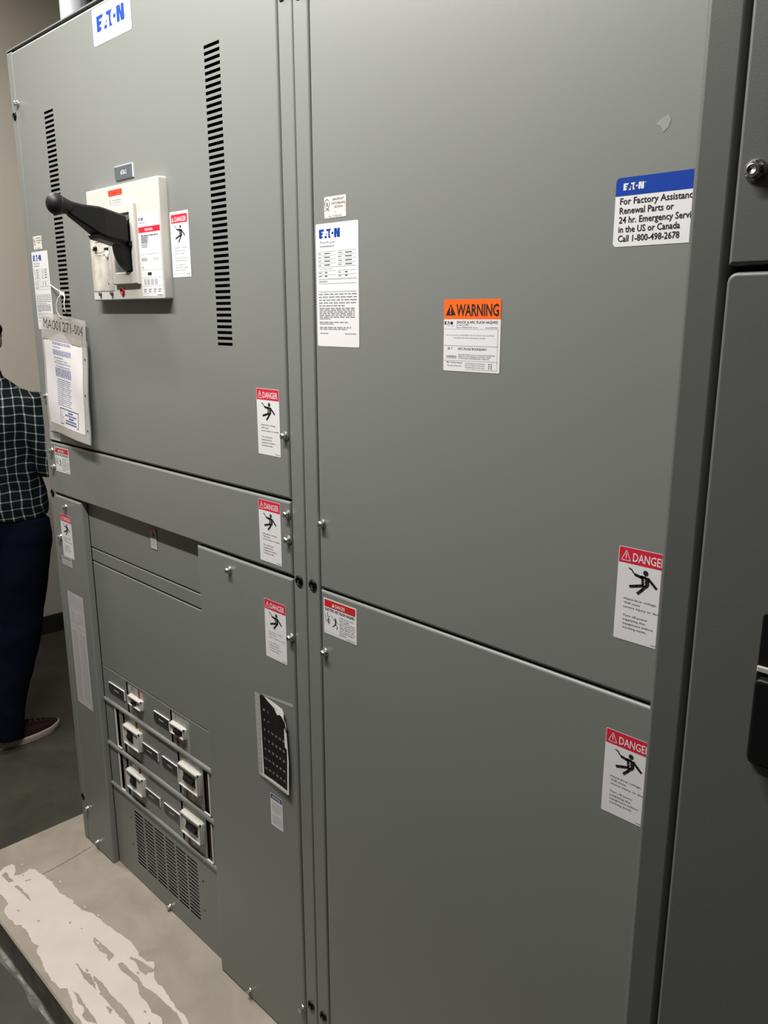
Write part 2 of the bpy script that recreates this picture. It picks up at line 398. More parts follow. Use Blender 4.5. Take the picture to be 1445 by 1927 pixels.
# ------------------------------------------------------------ hardware prototypes
def bolt_mb(b, x, z, y=0.0):
    b.lathe_y(x, z, [(0.0088, y), (0.0088, y-0.0014), (0.0070, y-0.0028)], 'chrome')
    b.lathe_y(x, z, [(0.0062, y-0.0018), (0.0062, y-0.0088), (0.0050, y-0.0102), (0.0028, y-0.0106)], 'chrome', sides=6)
def bolt(x, z, parent, y=0.0, name='hex_bolt'):
    return part(lambda b: bolt_mb(b, x, z, y), name, parent)
def plug(x, z, parent, y=0.0):
    def f(b):
        b.lathe_y(x, z, [(0.0112, y), (0.0112, y-0.001), (0.0096, y-0.0024), (0.0075, y-0.0028)], 'black')
        b.box(x-0.003, x+0.003, y-0.0032, y-0.0024, z-0.0012, z+0.0002, 'slate')
    return part(f, 'hole_plug', parent)
def tagplate(x0, x1, z0, z1, parent, y=0.0, words=None, t=0.003, name='name_tag', m='slate'):
    b = MB(); b.box(x0, x1, y-t, y, z0, z1, m)
    e = 0.0012
    b.box(x0, x1, y-t-0.0001, y-0.0002, z1, z1+e, 'edge'); b.box(x1, x1+e, y-t-0.0001, y-0.0002, z0, z1+e, 'edge')
    L = Lab(x0, z1, x1-x0, z1-z0, y-t); L.b = b
    if words: L.text(words, .34, .66, .68, .34, 'edge', 1, 0.01)
    else: L.greek(.36, .66, .5, .18, 'dullwhite', 1)
    return b.build(name, parent)

# ================================================================= SETTING
PT = 0.1; FZ = 0.015
def slab(name, x0, x1, y0, y1, z0, z1, m): return tag(part(lambda b: b.box(x0, x1, y0, y1, z0, z1, m), name, None), kind='structure')
slab('floor', -2.2, 4.6, -3.6, 2.0, FZ-0.15, FZ, 'floor')
slab('ceiling', -2.2, 4.6, -3.6, 2.0, 3.9, 4.0, 'ceil')
slab('wall_left', -2.2, -2.045, -3.6, 2.0, FZ, 3.9, 'wall')
slab('wall_back', -2.045, 4.6, 1.7, 2.0, FZ, 3.9, 'wall2')
slab('wall_front', -2.045, 4.6, -3.6, -3.45, FZ, 3.9, 'wall2')
slab('wall_right', 4.45, 4.6, -3.45, 1.7, FZ, 3.9, 'wall2')
slab('baseboard_left', -2.045, -2.035, -3.45, 1.7, FZ, FZ+0.102, 'basebd')

# ---- concrete pad
pad = thing('concrete_pad', 'beige raised concrete pad under the grey switchboard with peeling pale coating', 'concrete pad', (1.0, -0.1, FZ))
def f(b):
    x0, x1, y0, y1 = -0.16, 4.3, -0.34, 1.3
    b.face([(x0, y0+.004, PT), (x1, y0+.004, PT), (x1, y1, PT), (x0, y1, PT)], 'pad')
    b.face([(x0, y0, PT-.004), (x1, y0, PT-.004), (x1, y0+.004, PT), (x0, y0+.004, PT)], 'pad')
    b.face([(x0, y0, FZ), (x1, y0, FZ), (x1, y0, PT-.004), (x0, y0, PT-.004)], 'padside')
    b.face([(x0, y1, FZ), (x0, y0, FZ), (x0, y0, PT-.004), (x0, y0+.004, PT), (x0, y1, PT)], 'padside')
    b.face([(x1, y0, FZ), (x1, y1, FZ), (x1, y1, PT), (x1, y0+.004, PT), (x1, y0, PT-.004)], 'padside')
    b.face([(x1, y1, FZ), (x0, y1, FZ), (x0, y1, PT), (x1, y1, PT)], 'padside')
part(f, 'slab', pad)
OUT = [(-.06,-.270),(-0.013,-0.294),(-0.054,-0.260),(-0.063,-0.245),(-0.061,-0.220),(-0.047,-0.218),(-0.018,-0.228),(-0.004,-0.237),(0.005,-0.224),(0.006,-0.210),(-0.002,-0.193),(0.010,-0.182),(0.037,-0.179),(0.060,-0.173),(0.078,-0.174),(0.099,-0.169),(0.123,-0.170),(0.149,-0.171),(0.167,-0.173),(0.190,-0.166),(0.212,-0.163),(0.223,-0.158),(0.238,-0.164),(0.246,-0.160),(0.272,-0.158),(0.279,-0.159),(0.293,-0.152),(0.310,-0.144),(0.328,-0.141),
(0.381,-0.136),(0.406,-0.131),(0.427,-0.130),(0.449,-0.124),(0.482,-0.119),(0.511,-0.120),(0.538,-0.123),(0.548,-0.128),(0.577,-0.124),(0.596,-0.110),(0.611,-0.117),(0.616,-0.124),(0.591,-0.129),(0.563,-0.135),(0.537,-0.143),(0.540,-0.150),(0.567,-0.145),(0.593,-0.152),(0.621,-0.147),(0.618,-0.137),(0.625,-0.127),(0.648,-0.138),(0.668,-0.141),(0.684,-0.136),(0.726,-0.142),(0.772,-0.146),(0.798,-0.143),(0.825,-0.149),(0.858,-0.157),(0.833,-0.162),(0.779,-0.152),(0.728,-0.157),(0.685,-0.161),(0.651,-0.169),(0.611,-0.164),(0.578,-0.168),(0.540,-0.169),(0.535,-0.181),(0.563,-0.185),(0.596,-0.179),(0.629,-0.176),(0.661,-0.189),(0.704,-0.189),(0.733,-0.195),(0.762,-0.186),(0.781,-0.193),(0.810,-0.205),(0.90,-0.215),(0.90,-0.239),(0.777,-0.239),(0.728,-0.238),(0.687,-0.234),(0.638,-0.237),(0.607,-0.240),(0.569,-0.237),(0.528,-0.242),(0.537,-0.247),(0.570,-0.251),(0.590,-0.253),(0.592,-0.259),(0.630,-0.256),(0.680,-0.255),(0.723,-0.253),(0.80,-0.256),(0.85,-0.300),(0.80,-.318),(0.667,-0.322),
(0.647,-0.328),(0.621,-0.327),(0.600,-0.327),(0.577,-0.320),(0.565,-0.315),(0.546,-0.312),(0.520,-0.307),(0.512,-0.315),(0.508,-0.321),(0.486,-0.321),(0.474,-0.324),(0.431,-0.323),(0.396,-0.318),(0.370,-0.313),(0.352,-0.314),(0.338,-0.309),(0.330,-0.301),(0.319,-0.304),(0.296,-0.307),(0.279,-0.304),(0.246,-0.300),(0.227,-0.305),(0.217,-0.303),(0.209,-0.314),(0.191,-0.314),(0.163,-0.318),(0.138,-0.317),(0.117,-0.308),(0.107,-0.295),(0.06,-0.295),(0.03,-.31)]
HOLES = [[(-0.030,-0.264),(-0.037,-0.249),(-0.020,-0.247),(-0.011,-0.251),(0.020,-0.247),(0.019,-0.260)],
[(0.045,-0.256),(0.047,-0.246),(0.078,-0.243),(0.092,-0.245),(0.108,-0.241),(0.121,-0.243),(0.150,-0.245),(0.119,-0.249),(0.081,-0.251)],
[(0.042,-0.224),(0.048,-0.207),(0.053,-0.209),(0.048,-0.223)],
[(0.416,-0.190),(0.404,-0.181),(0.428,-0.178),(0.502,-0.172),(0.510,-0.192),(0.496,-0.191),(0.487,-0.185),(0.458,-0.194),(0.449,-0.192)],
[(0.454,-0.257),(0.464,-0.253),(0.476,-0.255),(0.499,-0.254),(0.508,-0.252),(0.516,-0.246),(0.550,-0.251),(0.579,-0.259),(0.556,-0.259),(0.544,-0.262),(0.519,-0.264),(0.493,-0.260)],
[(0.539,-0.301),(0.558,-0.295),(0.590,-0.299),(0.625,-0.300),(0.649,-0.299),(0.672,-0.302),(0.646,-0.318),(0.624,-0.318),(0.618,-0.310),(0.602,-0.304),(0.581,-0.308),(0.559,-0.303)],
[(0.637,-0.264),(0.660,-0.257),(0.669,-0.268)],
[(0.300,-.205),(.306,-.198),(.309,-.207)],[(.345,-.190),(.352,-.188),(.349,-.194)],[(.15,-.287),(.158,-.283),(.160,-.290)],[(.23,-.262),(.243,-.259),(.238,-.266)]]
def rough(p, a=0.0016, keep=False):
    o = []
    for i in range(len(p)):
        q = p[(i+1) % len(p)]; o.append(p[i]); L = math.hypot(q[0]-p[i][0], q[1]-p[i][1])
        k = int(L/0.010)
        for j in range(1, k+1):
            t = j/(k+1); o.append((p[i][0]+(q[0]-p[i][0])*t+random.uniform(-a, a), p[i][1]+(q[1]-p[i][1])*t+random.uniform(-a, a)))
    return o
cu = bpy.data.curves.new('c', 'CURVE'); cu.dimensions = '2D'; cu.fill_mode = 'BOTH'; cu.extrude = 0.0003
FL = []
for cx, cy in ((-0.04, -.20), (.12, -.150), (.275, -.146), (.332, -.134), (.60, -.158), (.72, -.205), (.76, -.215), (.13, -.327), (.50, -.247), (.016, -.218), (.43, -.184), (.455, -.186), (.80, -.22), (.85, -.19)):
    a0 = random.uniform(0, 6); FL.append([(cx+random.uniform(.002, .009)*math.cos(a0+t), cy+random.uniform(.0015, .004)*math.sin(a0+t)) for t in (0, 1.2, 2.4, 3.7, 5)])
for loop in [rough(OUT)] + [rough(h, 0.0008) for h in HOLES] + FL:
    sp = cu.splines.new('POLY'); sp.points.add(len(loop)-1); sp.use_cyclic_u = True
    for i, (x, y) in enumerate(loop): sp.points[i].co = (x, y, 0, 1)
o = bpy.data.objects.new('c', cu); COL.objects.link(o)
dg = bpy.context.evaluated_depsgraph_get(); me = o.evaluated_get(dg).to_mesh()
b = MB(); b.mesh([(v.co.x, v.co.y, v.co.z+PT+0.0005) for v in me.vertices], [tuple(p.vertices) for p in me.polygons], 'padpaint')
o.evaluated_get(dg).to_mesh_clear(); bpy.data.objects.remove(o, do_unlink=True)
b.build('peeling_coating', pad, 'pale flaking coating patch')
def f(b):
    pts = [(0.026+.0235*math.sin(t/12*math.pi/2)+.0006*math.sin(t*2.1), -.004-.185*t/12) for t in range(13)]
    for (a, c), (d, e) in zip(pts[:-1], pts[1:]):
        b.face([(a-.0017, c, PT+.0004), (a+.0017, c, PT+.0004), (d+.0017, e, PT+.0004), (d-.0017, e, PT+.0004)], 'crack')
part(f, 'crack', pad, 'thin dark crack')
def f(b):   # pale worn streak where the floor meets the pad
    random.seed(3); x = -0.16; pr = None
    while x < 1.3:
        yy = -0.3495 + .0012*math.sin(x*23)+random.uniform(-.0005, .0005); wd = 0.0042 + .0014*math.sin(x*31+1)
        c = (x, yy, wd)
        if pr: b.face([(pr[0], pr[1]-pr[2]*2.6, FZ+.0003), (x, yy-wd*2.6, FZ+.0003), (x, yy+wd*1.8, FZ+.0003), (pr[0], pr[1]+pr[2]*1.8, FZ+.0003)], 'dust')
        if pr and not (0.285 < x < 0.30): b.face([(pr[0], pr[1]-pr[2], FZ+.0006), (x, yy-wd, FZ+.0006), (x, yy+wd, FZ+.0006), (pr[0], pr[1]+pr[2], FZ+.0006)], 'caulk')
        pr = c; x += 0.015
part(f, 'caulk_line', pad, 'pale streak along the foot of the pad')

# ---- conduits in the far corner behind the board
def pipe(x, y, r, m, name, label):
    def f(b):
        b.tube([(x, y, FZ), (x, y, 3.9)], r, m, 20)
        for z in (1.0, 2.3, 3.35): b.tube([(x, y, z-.02), (x, y, z+.02)], r*1.18, m, 20)
    return tag(part(f, name, None), label, 'conduit')
pipe(-0.985, 0.66, 0.056, 'galv', 'metal_conduit', 'bright galvanised vertical conduit rising behind the top left corner of the switchboard')
pipe(-0.892, 0.66, 0.020, 'dconduit', 'flexible_conduit', 'thin dark vertical conduit just right of the bright galvanised conduit')

# ---- light fixtures, the second one added with its fill lamp
for i, (x, y, z, lx, p) in enumerate(LIGHTS):
    t = thing('strip_light', ('white strip light hung above the right half of the switchboard', 'unseen white strip light added past the left end to brighten pad and wall', 'white strip light hung behind the camera')[i], 'ceiling light', (x, y, z), 'strip lights hung over the aisle')
    def f(b):
        b.box(x-lx/2-.03, x+lx/2+.03, y-.075, y+.075, z+.012, z+.07, 'lampbody')
    part(f, 'housing', t)
    for s_ in (-.45, .45): part(lambda b: b.tube([(x+s_*lx, y, z+.07), (x+s_*lx, y, 3.9)], .003, 'galv', 6), 'hanger', t)

# ================================================================= LEFT SWITCHBOARD SECTION
SB = thing('switchboard_section', 'left grey switchboard section with black breaker handle and two columns of vent slots', 'electrical switchboard', (0.54, 0.36, PT), 'grey switchboard line-up')
GP = 'paint'
def shell(b, x0, x1, z0=PT+.0015, z1=2.392, yf=0.0, yb=0.75, left=True):
    t = 0.003
    b.box(x0, x1, yf-.0005, yb, z1-t, z1, GP); b.box(x0, x1, yf+.045, yb, z0, z0+t, GP)
    if left: b.box(x0, x0+t, yf+.0015, yb, z0+t, z1-t, GP)
    b.box(x0, x1, yb-t, yb, z0+t, z1-t, GP)
def f(b):
    shell(b, -0.0375, 1.1240); b.box(1.1205, 1.1235, .02, .74, PT+.004, 2.385, GP)
    b.box(-0.034, -0.0045, .012, .03, PT+.004, 2.385, 'inner'); b.box(1.06, 1.12, .024, .03, PT+.004, 2.385, 'inner'); b.box(0, 1.1, .024, .03, 1.225, 1.40, 'inner'); b.box(0, 1.1, .024, .03, 2.35, 2.386, 'inner')
part(f, 'enclosure', SB)
part(lambda b: b.pan(-0.0375, -0.0085, PT+.0015, 2.386, 0.0, .012, GP, .003), 'corner_post', SB)
part(lambda b: b.pan(1.0855, 1.1238, PT+.0015, 2.386, 0.0005, .02, GP, .0038), 'corner_post', SB)
holes = []
for (a, c) in ((.154, .2055), (.8635, .9145)):
    for k in range(49):
        zt = 2.2190 - k*0.01119; holes.append((a, c, zt-.0060, zt))
up = part(lambda b: b.pan(-0.0065, 1.0825, 1.393, 2.3835, 0.0, .02, GP, .0050, holes=holes), 'upper_panel', SB)
beam = part(lambda b: b.pan(-0.0065, 1.0825, 1.2400, 1.3885, 0.0, .019, GP, .0050), 'crossbeam_panel', SB)
lc = part(lambda b: b.pan(-0.0065, .156, .1015, 1.2350, 0.0, .019, GP, .0050), 'side_cover', SB)
rc = part(lambda b: b.pan(.7400, 1.0825, .1015, 1.2340, 0.0, .019, GP, .0050), 'wide_cover', SB)
for x, z, pr in ((.0045, 2.262, up), (1.0735, 1.514, up), (.0045, 1.516, up), (.0045, 1.363, beam), (.0065, 1.316, beam), (1.0735, 1.363, beam), (1.0735, 1.312, beam),
                 (.060, 1.2075, lc), (.0065, 1.111, lc), (.0075, .223, lc), (.060, .128, lc), (.866, 1.204, rc), (1.0735, 1.110, rc), (.867, .122, rc), (1.0735, .217, rc)):
    bolt(x, z, pr)
for x, z in ((-.0225, 2.237), (-.0215, 1.237), (-.0205, .252), (1.103, 1.236), (1.1035, .245)): plug(x, z, SB)
def f(b): b.box(1.0935, 1.1035, -.0012, .0006, 2.2375, 2.262, 'black')
part(f, 'latch_slot', SB)

# recessed distribution panel
BP = 0.0200
bpn = None
for (za, zb, rr) in ((.7545, 1.0650, .0022), (1.0690, 1.1040, .0022), (1.1080, 1.2390, .0015)):
    bpn = part(lambda b: b.pan(.1575, .7385, za, zb, BP, .04, GP, rr), 'filler_panel', SB)
bpt = bpn
bpn = part(lambda b: b.pan(.1575, .7385, .1015, .3700, BP, .04, GP, .0015, holes=[(.2835+i*.0571, .2835+i*.0571+.0495, .3380-k*.01125-.0068, .3380-k*.01125) for i in range(6) for k in range(16)]), 'vented_panel', SB)
part(lambda b: b.box(.156, .7400, .0245, .026, 1.05, 1.12, 'inner'), 'backing_strip', SB)
part(lambda b: b.box(.27, .64, .0290, .0310, .15, .35, 'black'), 'vent_shade_plate', SB)  # black plate added so the slots show the darkness of the interior
for q in ((.2600, .2090), (.6430, .2940), (.6430, .2050), (.2600, .2980)): part(lambda b: b.lathe_y(q[0], q[1]+.004, [(.0022, BP), (.0022, BP-.0008), (.0012, BP-.0012)], 'black'), 'rivet', bpn)
bolt(.4560, .1125, bpn, BP)
def f(b):
    HL = [(.297, .392, .653, .7475), (.531, .620, .653, .7475), (.260, .353, .515, .640), (.260, .353, .378, .497), (.555, .658, .518, .638), (.555, .658, .378, .497),
          (.222, .2385, .521, .640), (.222, .2385, .383, .496), (.674, .700, .520, .6365), (.674, .700, .383, .496)]
    b.pan(.1575, .7385, .3710, .7535, BP, .04, GP, .0015, holes=HL)
    for z, h in ((.6485, .0065), (.5070, .0075), (.3740, .006)):
        n = 8
        for j in range(n):
            a0, a1 = math.pi*j/n, math.pi*(j+1)/n
            b.mesh([(.1585, BP-.006*math.sin(a0), z-h*math.cos(a0)), (.7380, BP-.006*math.sin(a0), z-h*math.cos(a0)), (.7380, BP-.006*math.sin(a1), z-h*math.cos(a1)), (.1585, BP-.006*math.sin(a1), z-h*math.cos(a1))], [(0, 1, 2, 3)], GP, True)
    b.box(.2045, .2065, BP-.0003, BP, .515, .640, 'inner'); b.box(.2045, .2065, BP-.0003, BP, .383, .497, 'inner')
    for z0, z1 in ((.521, .640), (.383, .496)): b.box(.218, .2215, BP-.003, BP, z0-.002, z1, 'edge'); b.box(.218, .241, BP-.003, BP, z0-.004, z0-.001, 'edge')
    for z0, z1 in ((.520, .6365), (.383, .496)): b.box(.7005, .7035, BP-.003, BP, z0-.003, z1, 'edge'); b.box(.674, .7035, BP-.003, BP, z0-.004, z0-.001, 'edge')
bk = part(f, 'breaker_mounting_panel', SB)
for q in ((.223, .2378, .522, .639), (.223, .2378, .384, .495), (.675, .699, .521, .6355), (.675, .699, .384, .495)):
    part(lambda b: b.box(q[0], q[1], .026, .030, q[2], q[3], 'maroon'), 'insulator_bar', SB)
part(lambda b: b.box(.17, .73, .034, .038, .3725, .7520, 'black'), 'insulating_barrier', SB)
for (x0, x1, z0, z1) in ((.1955, .2855, .6855, .7125), (.449, .5255, .6875, .7145), (.364, .4535, .566, .5905), (.476, .5560, .566, .5925), (.3555, .446, .425, .4495), (.4685, .5500, .422, .4485)):
    tagplate(x0, x1, z0, z1, bk, BP, m='slate2')
# small breakers: plate in the hole, raised cream collar with a window, black toggle, red marker
def breaker(px0, px1, pz0, pz1, fx0, fx1, fz0, fz1, yf, kind, redx, redz):
    def f(b):
        g = .0012
        if kind == 'collar':
            b.box(px0+g+.004, px1-g, BP+.003, BP+.03, pz0+g, pz1-g, 'grime')
        else: b.box(px0+g+.006, px1-g, BP+.001, BP+.03, pz0+g, pz1-g, 'grime')
        wx0, wx1 = (fx0+(fx1-fx0)*.24, fx0+(fx1-fx0)*.66) if kind != 'wide' else (fx0+(fx1-fx0)*.24, fx0+(fx1-fx0)*.88)
        wz0, wz1 = fz0+(fz1-fz0)*.20, fz1-(fz1-fz0)*.20
        b.pan(fx0, fx1, fz0, fz1, yf, BP+.004, 'pvc', .0022, cr=.004)
    o = part(f, 'circuit_breaker', SB)
    W, H = fx1-fx0, fz1-fz0
    if kind == 'wide': wx0, wx1, wz0, wz1 = fx0+W*.26, fx0+W*.82, fz0+H*.28, fz1-H*.30
    else: wx0, wx1, wz0, wz1 = fx0+W*.24, fx0+W*.58, fz0+H*.24, fz1-H*.22
    def f(b):   # frame round the window: four ledges
        y0 = yf-.0045
        for (a, c, d, e) in ((fx0+.001, fx1-.001, fz1-.0065, fz1-.001), (fx0+.001, fx1-.001, fz0+.001, fz0+.004), (fx0+.001, fx0+.005, fz0+.001, fz1-.001), (fx1-.005, fx1-.001, fz0+.001, fz1-.001)):
            b.pan(a, c, d, e, y0, yf+.002, 'pvc', .0012)
    part(f, 'collar', o)
    def f(b):
        b.box(wx0, wx1, yf-.0012, yf-.0002, wz0, wz1, 'black')
        zc = (wz0+wz1)/2
        b.mesh([(wx0+.004, yf-.001, wz0+H*.14), (wx1-.004, yf-.001, wz0+H*.14), (wx1-.004, yf-.001, wz1-H*.08), (wx0+.004, yf-.001, wz1-H*.08),
                (wx0+.006, yf-.007, zc-.005), (wx1-.006, yf-.007, zc-.005), (wx1-.006, yf-.007, zc+.003), (wx0+.006, yf-.007, zc+.003)],
               [(0, 1, 5, 4), (1, 2, 6, 5), (2, 3, 7, 6), (3, 0, 4, 7), (4, 5, 6, 7)], 'black')
    part(f, 'toggle', o)
    part(lambda b: b.box(redx, redx+.007, BP-.0005, BP+.004, redz[0], redz[1], 'redbar'), 'red_marker', o)
    # speckled print on the plate
    return o
breaker(.297, .392, .653, .7475, .318, .391, .690, .7200, BP-.006, 'small', .364, (.722, .745))
breaker(.531, .620, .653, .7475, .538, .608, .690, .7210, BP-.006, 'wide', .556, (.658, .690))
breaker(.260, .353, .515, .640, .280, .372, .560, .618, BP-.010, 'collar', .332, (.620, .638))
breaker(.260, .353, .378, .497, .277, .370, .420, .477, BP-.010, 'collar', .330, (.479, .495))
breaker(.555, .658, .518, .638, .572, .668, .559, .621, BP-.010, 'wide', .585, (.520, .556))
breaker(.555, .658, .378, .497, .569, .666, .418, .480, BP-.010, 'wide', .582, (.380, .415))

# ---- labels on the left section
def eaton_sticker():
    L = Lab(.440, 2.3760, .1675, .0725); L.base('white', .006)
    L.logo(.115, .24, .84, .66, 'blue'); L.disc(.875, .27, .0012, 'blue'); return L.build('maker_sticker', up, 'white sticker with blue logo')
eaton_sticker()
tagplate(.4945, .5735, 2.0245, 2.0515, up, 0.0, 'ATB-2')
def danger_tall():
    L = Lab(.7095, 1.9405, .0705, .129); L.base('white', .0015)
    L.rect(.06, .045, .94, .175, 'red', 1); L.poly([(.10, .155), (.155, .085), (.21, .155)], 'white', 2); L.text('DANGER', .27, .155, .88, .075, 'white', 2, .012)
    figure(L, .02, 0.0, .95, 1.0, .0028)
    for t, a, b, v in [('Hazardous voltage', .17, .84, .555), ('Will cause serious', .17, .80, .60), ('injury or death.', .17, .72, .645), ('The line side is hot if', .17, .84, .71), ('in receptacle when off.', .17, .82, .75), ('Turn off power at', .17, .72, .82), ('main before working', .17, .84, .86), ('inside this device.', .17, .74, .90)]:
        L.text(t, a, v, b, .020, 'greyink')
    L.line([(.05, .945), (.72, .945)], .0003, 'greyink'); L.greek(.75, .95, .955, .008)
    return L.build('danger_label', up, 'white danger label beside the main breaker')
danger_tall()
danger(.9875, 1.5990, up, label='danger label low on the upper right of the panel')
danger(.9800, 1.3800, beam, label='danger label at the right end of the crossbeam')
danger(.9870, 1.1725, rc, label='danger label on the wide lower cover, worn print', faded=True)
danger(.0150, 1.1840, lc, label='danger label on the narrow side cover')
def ul(x, zt, parent, w=.0535, h=.0335):
    L = Lab(x, zt, w, h); L.base('cream', .0015)
    L.line([(.135+.105*math.cos(a), .34+.22*math.sin(a)) for a in [2*math.pi*i/16 for i in range(16)]], .0008, 'ink', 2, True)
    L.text('UL', .09, .43, .19, .18, 'ink', 2, .02); L.text('LISTED', .03, .66, .25, .08, 'ink')
    L.text('DEADFRONT', .39, .205, .91, .105, 'ink', 2); L.text('SWITCHBOARD', .33, .385, .97, .105, 'ink', 2); L.text('SECTION', .47, .555, .84, .105, 'ink', 2)
    L.text('OF', .47, .77, .53, .085, 'greyink'); L.text('No. D 802763', .2, .965, .80, .105, 'greyink'); L.line([(.96, .38), (.96, .80)], .0003, 'ink')
    return L.build('listing_label', parent, 'small cream listing label')
ul(1.197, 1.9240, None) if False else None
def powr(x, zt, parent, w=.1055, h=.2005):
    L = Lab(x, zt, w, h); L.base('white', .003)
    L.logo(.085, .045, .58, .115, 'blue')
    L.text('Pow-R-Line', .10, .158, .455, .021, 'greyink'); L.text('®', .47, .15, .49, .012, 'greyink'); L.text('Switchboard', .10, .187, .43, .016, 'ink')
    for v in (.222, .253, .284, .315): L.line([(.05, v), (.475, v)], .00035, 'greyink'); L.line([(.52, v), (.945, v)], .00035, 'greyink')
    L.line([(.05, .345), (.945, .345)], .0004, 'greyink')
    for v in (.238, .268, .299, .33):
        L.greek(.06, .12, v, .007); L.greek(.2, .34, v, .007, 'ink'); L.greek(.53, .62, v, .007); L.greek(.70, .85, v, .007, 'ink')
    L.text('Current Ratings - Amperes', .07, .364, .41, .010, 'greyink')
    for v in (.378, .41): L.line([(.06, v), (.475, v)], .00035, 'greyink'); L.line([(.52, v), (.945, v)], .00035, 'greyink')
    for v in (.392, .42): L.greek(.06, .14, v, .007); L.greek(.21, .27, v, .008, 'ink'); L.greek(.53, .6, v, .007); L.greek(.69, .75, v, .008, 'ink')
    L.rect(.06, .438, .945, .450, 'lightink', 1); L.greek(.06, .27, .464, .007); L.line([(.05, .481), (.945, .481)], .0004, 'greyink')
    L.line([(.05, .547), (.945, .547)], .0005, 'greyink')
    for i in range(5): L.greek(.05, .95 if i < 4 else .67, .567+.0235*i, .0075, 'greyink')
    for i in range(7): L.greek(.06, .90 if i < 6 else .33, .682+.0145*i, .0068, 'greyink')
    for v, e in ((.797, .74), (.811, .4), (.840, .82), (.854, .72)): L.greek(.06, e, v, .0068, 'greyink')
    L.greek(.07, .27, .89, .0065); L.greek(.67, .93, .89, .0065)
    L.line([(.0, .0)], .001)
    return L.build('rating_label', parent, 'tall white rating label with blue logo')
ul(.0165, 1.9370, up); powr(-.0030, 1.8985, up, .1010, .2005)
def arcflash(x, zt, parent, w=.0905, h=.0705):
    L = Lab(x, zt, w, h); L.base('white', .0015)
    L.rect(.03, .035, .965, .235, 'dred', 1); L.poly([(.26, .195), (.30, .085), (.34, .195)], 'white', 2); L.text('DANGER', .36, .195, .66, .10, 'white', 2, .012)
    L.text('ELECTRIC ARC FLASH HAZARD', .05, .335, .945, .075, 'ink', 2, .02)
    random.seed(5)
    for i in range(12):
        a = random.uniform(-1.3, 1.3); L.line([(.10+.03*math.cos(a), .56+.05*math.sin(a)), (.10+random.uniform(.07, .12)*math.cos(a), .56+.19*math.sin(a))], .0007, 'ink')
    L.line([(.05, .45), (.07, .68)], .0018, 'greyink'); L.disc(.36, .50, .0017); L.line([(.24, .44), (.31, .54), (.37, .55)], .0012); L.line([(.37, .53), (.36, .66)], .003); L.line([(.36, .66), (.28, .74)], .0018); L.line([(.37, .66), (.42, .72), (.40, .77)], .0015); L.line([(.38, .54), (.43, .62)], .0012)
    for i, (t, e) in enumerate((('Will cause severe', .92), ('injury or death.', .78), ('Turn OFF ALL power', .95), ('before opening. Follow', .97), ('ALL requirements in', .95), ('NFPA 70E for safe', .93), ('work practices and for', .97), ('Personal Protective', .92), ('Equipment.', .70))):
        L.text(t, .49, .435+.058*i, e, .036, 'ink')
    L.line([(.02, .925), (.96, .925)], .0003, 'greyink'); L.greek(.68, .95, .96, .014)
    return L.build('arc_flash_label', parent, 'white arc flash hazard label with red band')
arcflash(.0210, 1.3780, beam)
def sheet(x, zt, w, h, parent, name, label, rows, m='greylabel', ink='lightink'):
    L = Lab(x, zt, w, h); L.base(m, .0008)
    random.seed(int(x*1000)+3)
    for r in rows:
        if r[0] == 'g': L.greek(r[1], r[2], r[3], r[4], r[5] if len(r) > 5 else ink)
        elif r[0] == 'l': L.line([(r[1], r[3]), (r[2], r[3])], r[4], ink)
        elif r[0] == 'r': L.rect(*r[1:5], r[5])
        elif r[0] == 't': L.text(*r[1:6], r[6] if len(r) > 6 else 'ink')
    return L.build(name, parent, label)
rows = [('g', .06, .9, .025+.013*i, .005) for i in range(7)] + [('l', .04, .96, .125, .0012), ('r', .30, .16, .62, .25, 'lightink')] + [('g', .12, .9, .165+.013*i, .005) for i in range(8)] + [('l', .04, .96, .285, .001), ('l', .04, .96, .30, .001)]
rows += [('g', .10, .42, .33+.0105*i, .005) for i in range(60)] + [('g', .52, .90, .335+.0105*i, .0045) for i in range(59)]
sheet(.0145, .9500, .1010, .3550, lc, 'instruction_sheet', 'long grey paper strip of fine print', rows)
sheet(.0005, 1.0550, .0660, .0275, lc, 'small_label', 'small grey label under the danger label', [('g', .08, .9, .18, .09, 'ink')]+[('g', .08, .92, .36+.14*i, .07) for i in range(5)])
sheet(.0010, 1.4240, .0670, .0280, up, 'small_label', 'small grey label under the hanging pouch', [('g', .08, .9, .2, .09, 'ink')]+[('g', .08, .92, .38+.14*i, .07) for i in range(4)])
L = Lab(.982, .7225, .0425, .0790); L.base('white', .0012); L.rrect(.03, .02, .97, .165, .001, 'navyp', 1, (1, 1, 0, 0)); L.text('NOTICE', .17, .135, .84, .085, 'white', 2, .015)
for i in range(9): L.greek(.1, .93, .24+.036*i, .02, 'lightink')
L.line([(.08, .60), (.92, .60)], .0004, 'greyink')
for i in range(8): L.greek(.1, .93, .65+.036*i, .02, 'lightink')
L.build('notice_label', rc, 'white notice label with a dark blue band')
L = Lab(.497, 1.2280, .0300, .0540, BP-.001); L.base('greylabel', .001); L.rect(.04, .02, .96, .14, 'dred', 1); figure(L, -.02, .0, 1.0, 1.0, .0016)
for i in range(7): L.greek(.15, .8, .55+.045*i, .02, 'lightink')
L.build('danger_label', bpt, 'tiny danger label in the shaded recess')

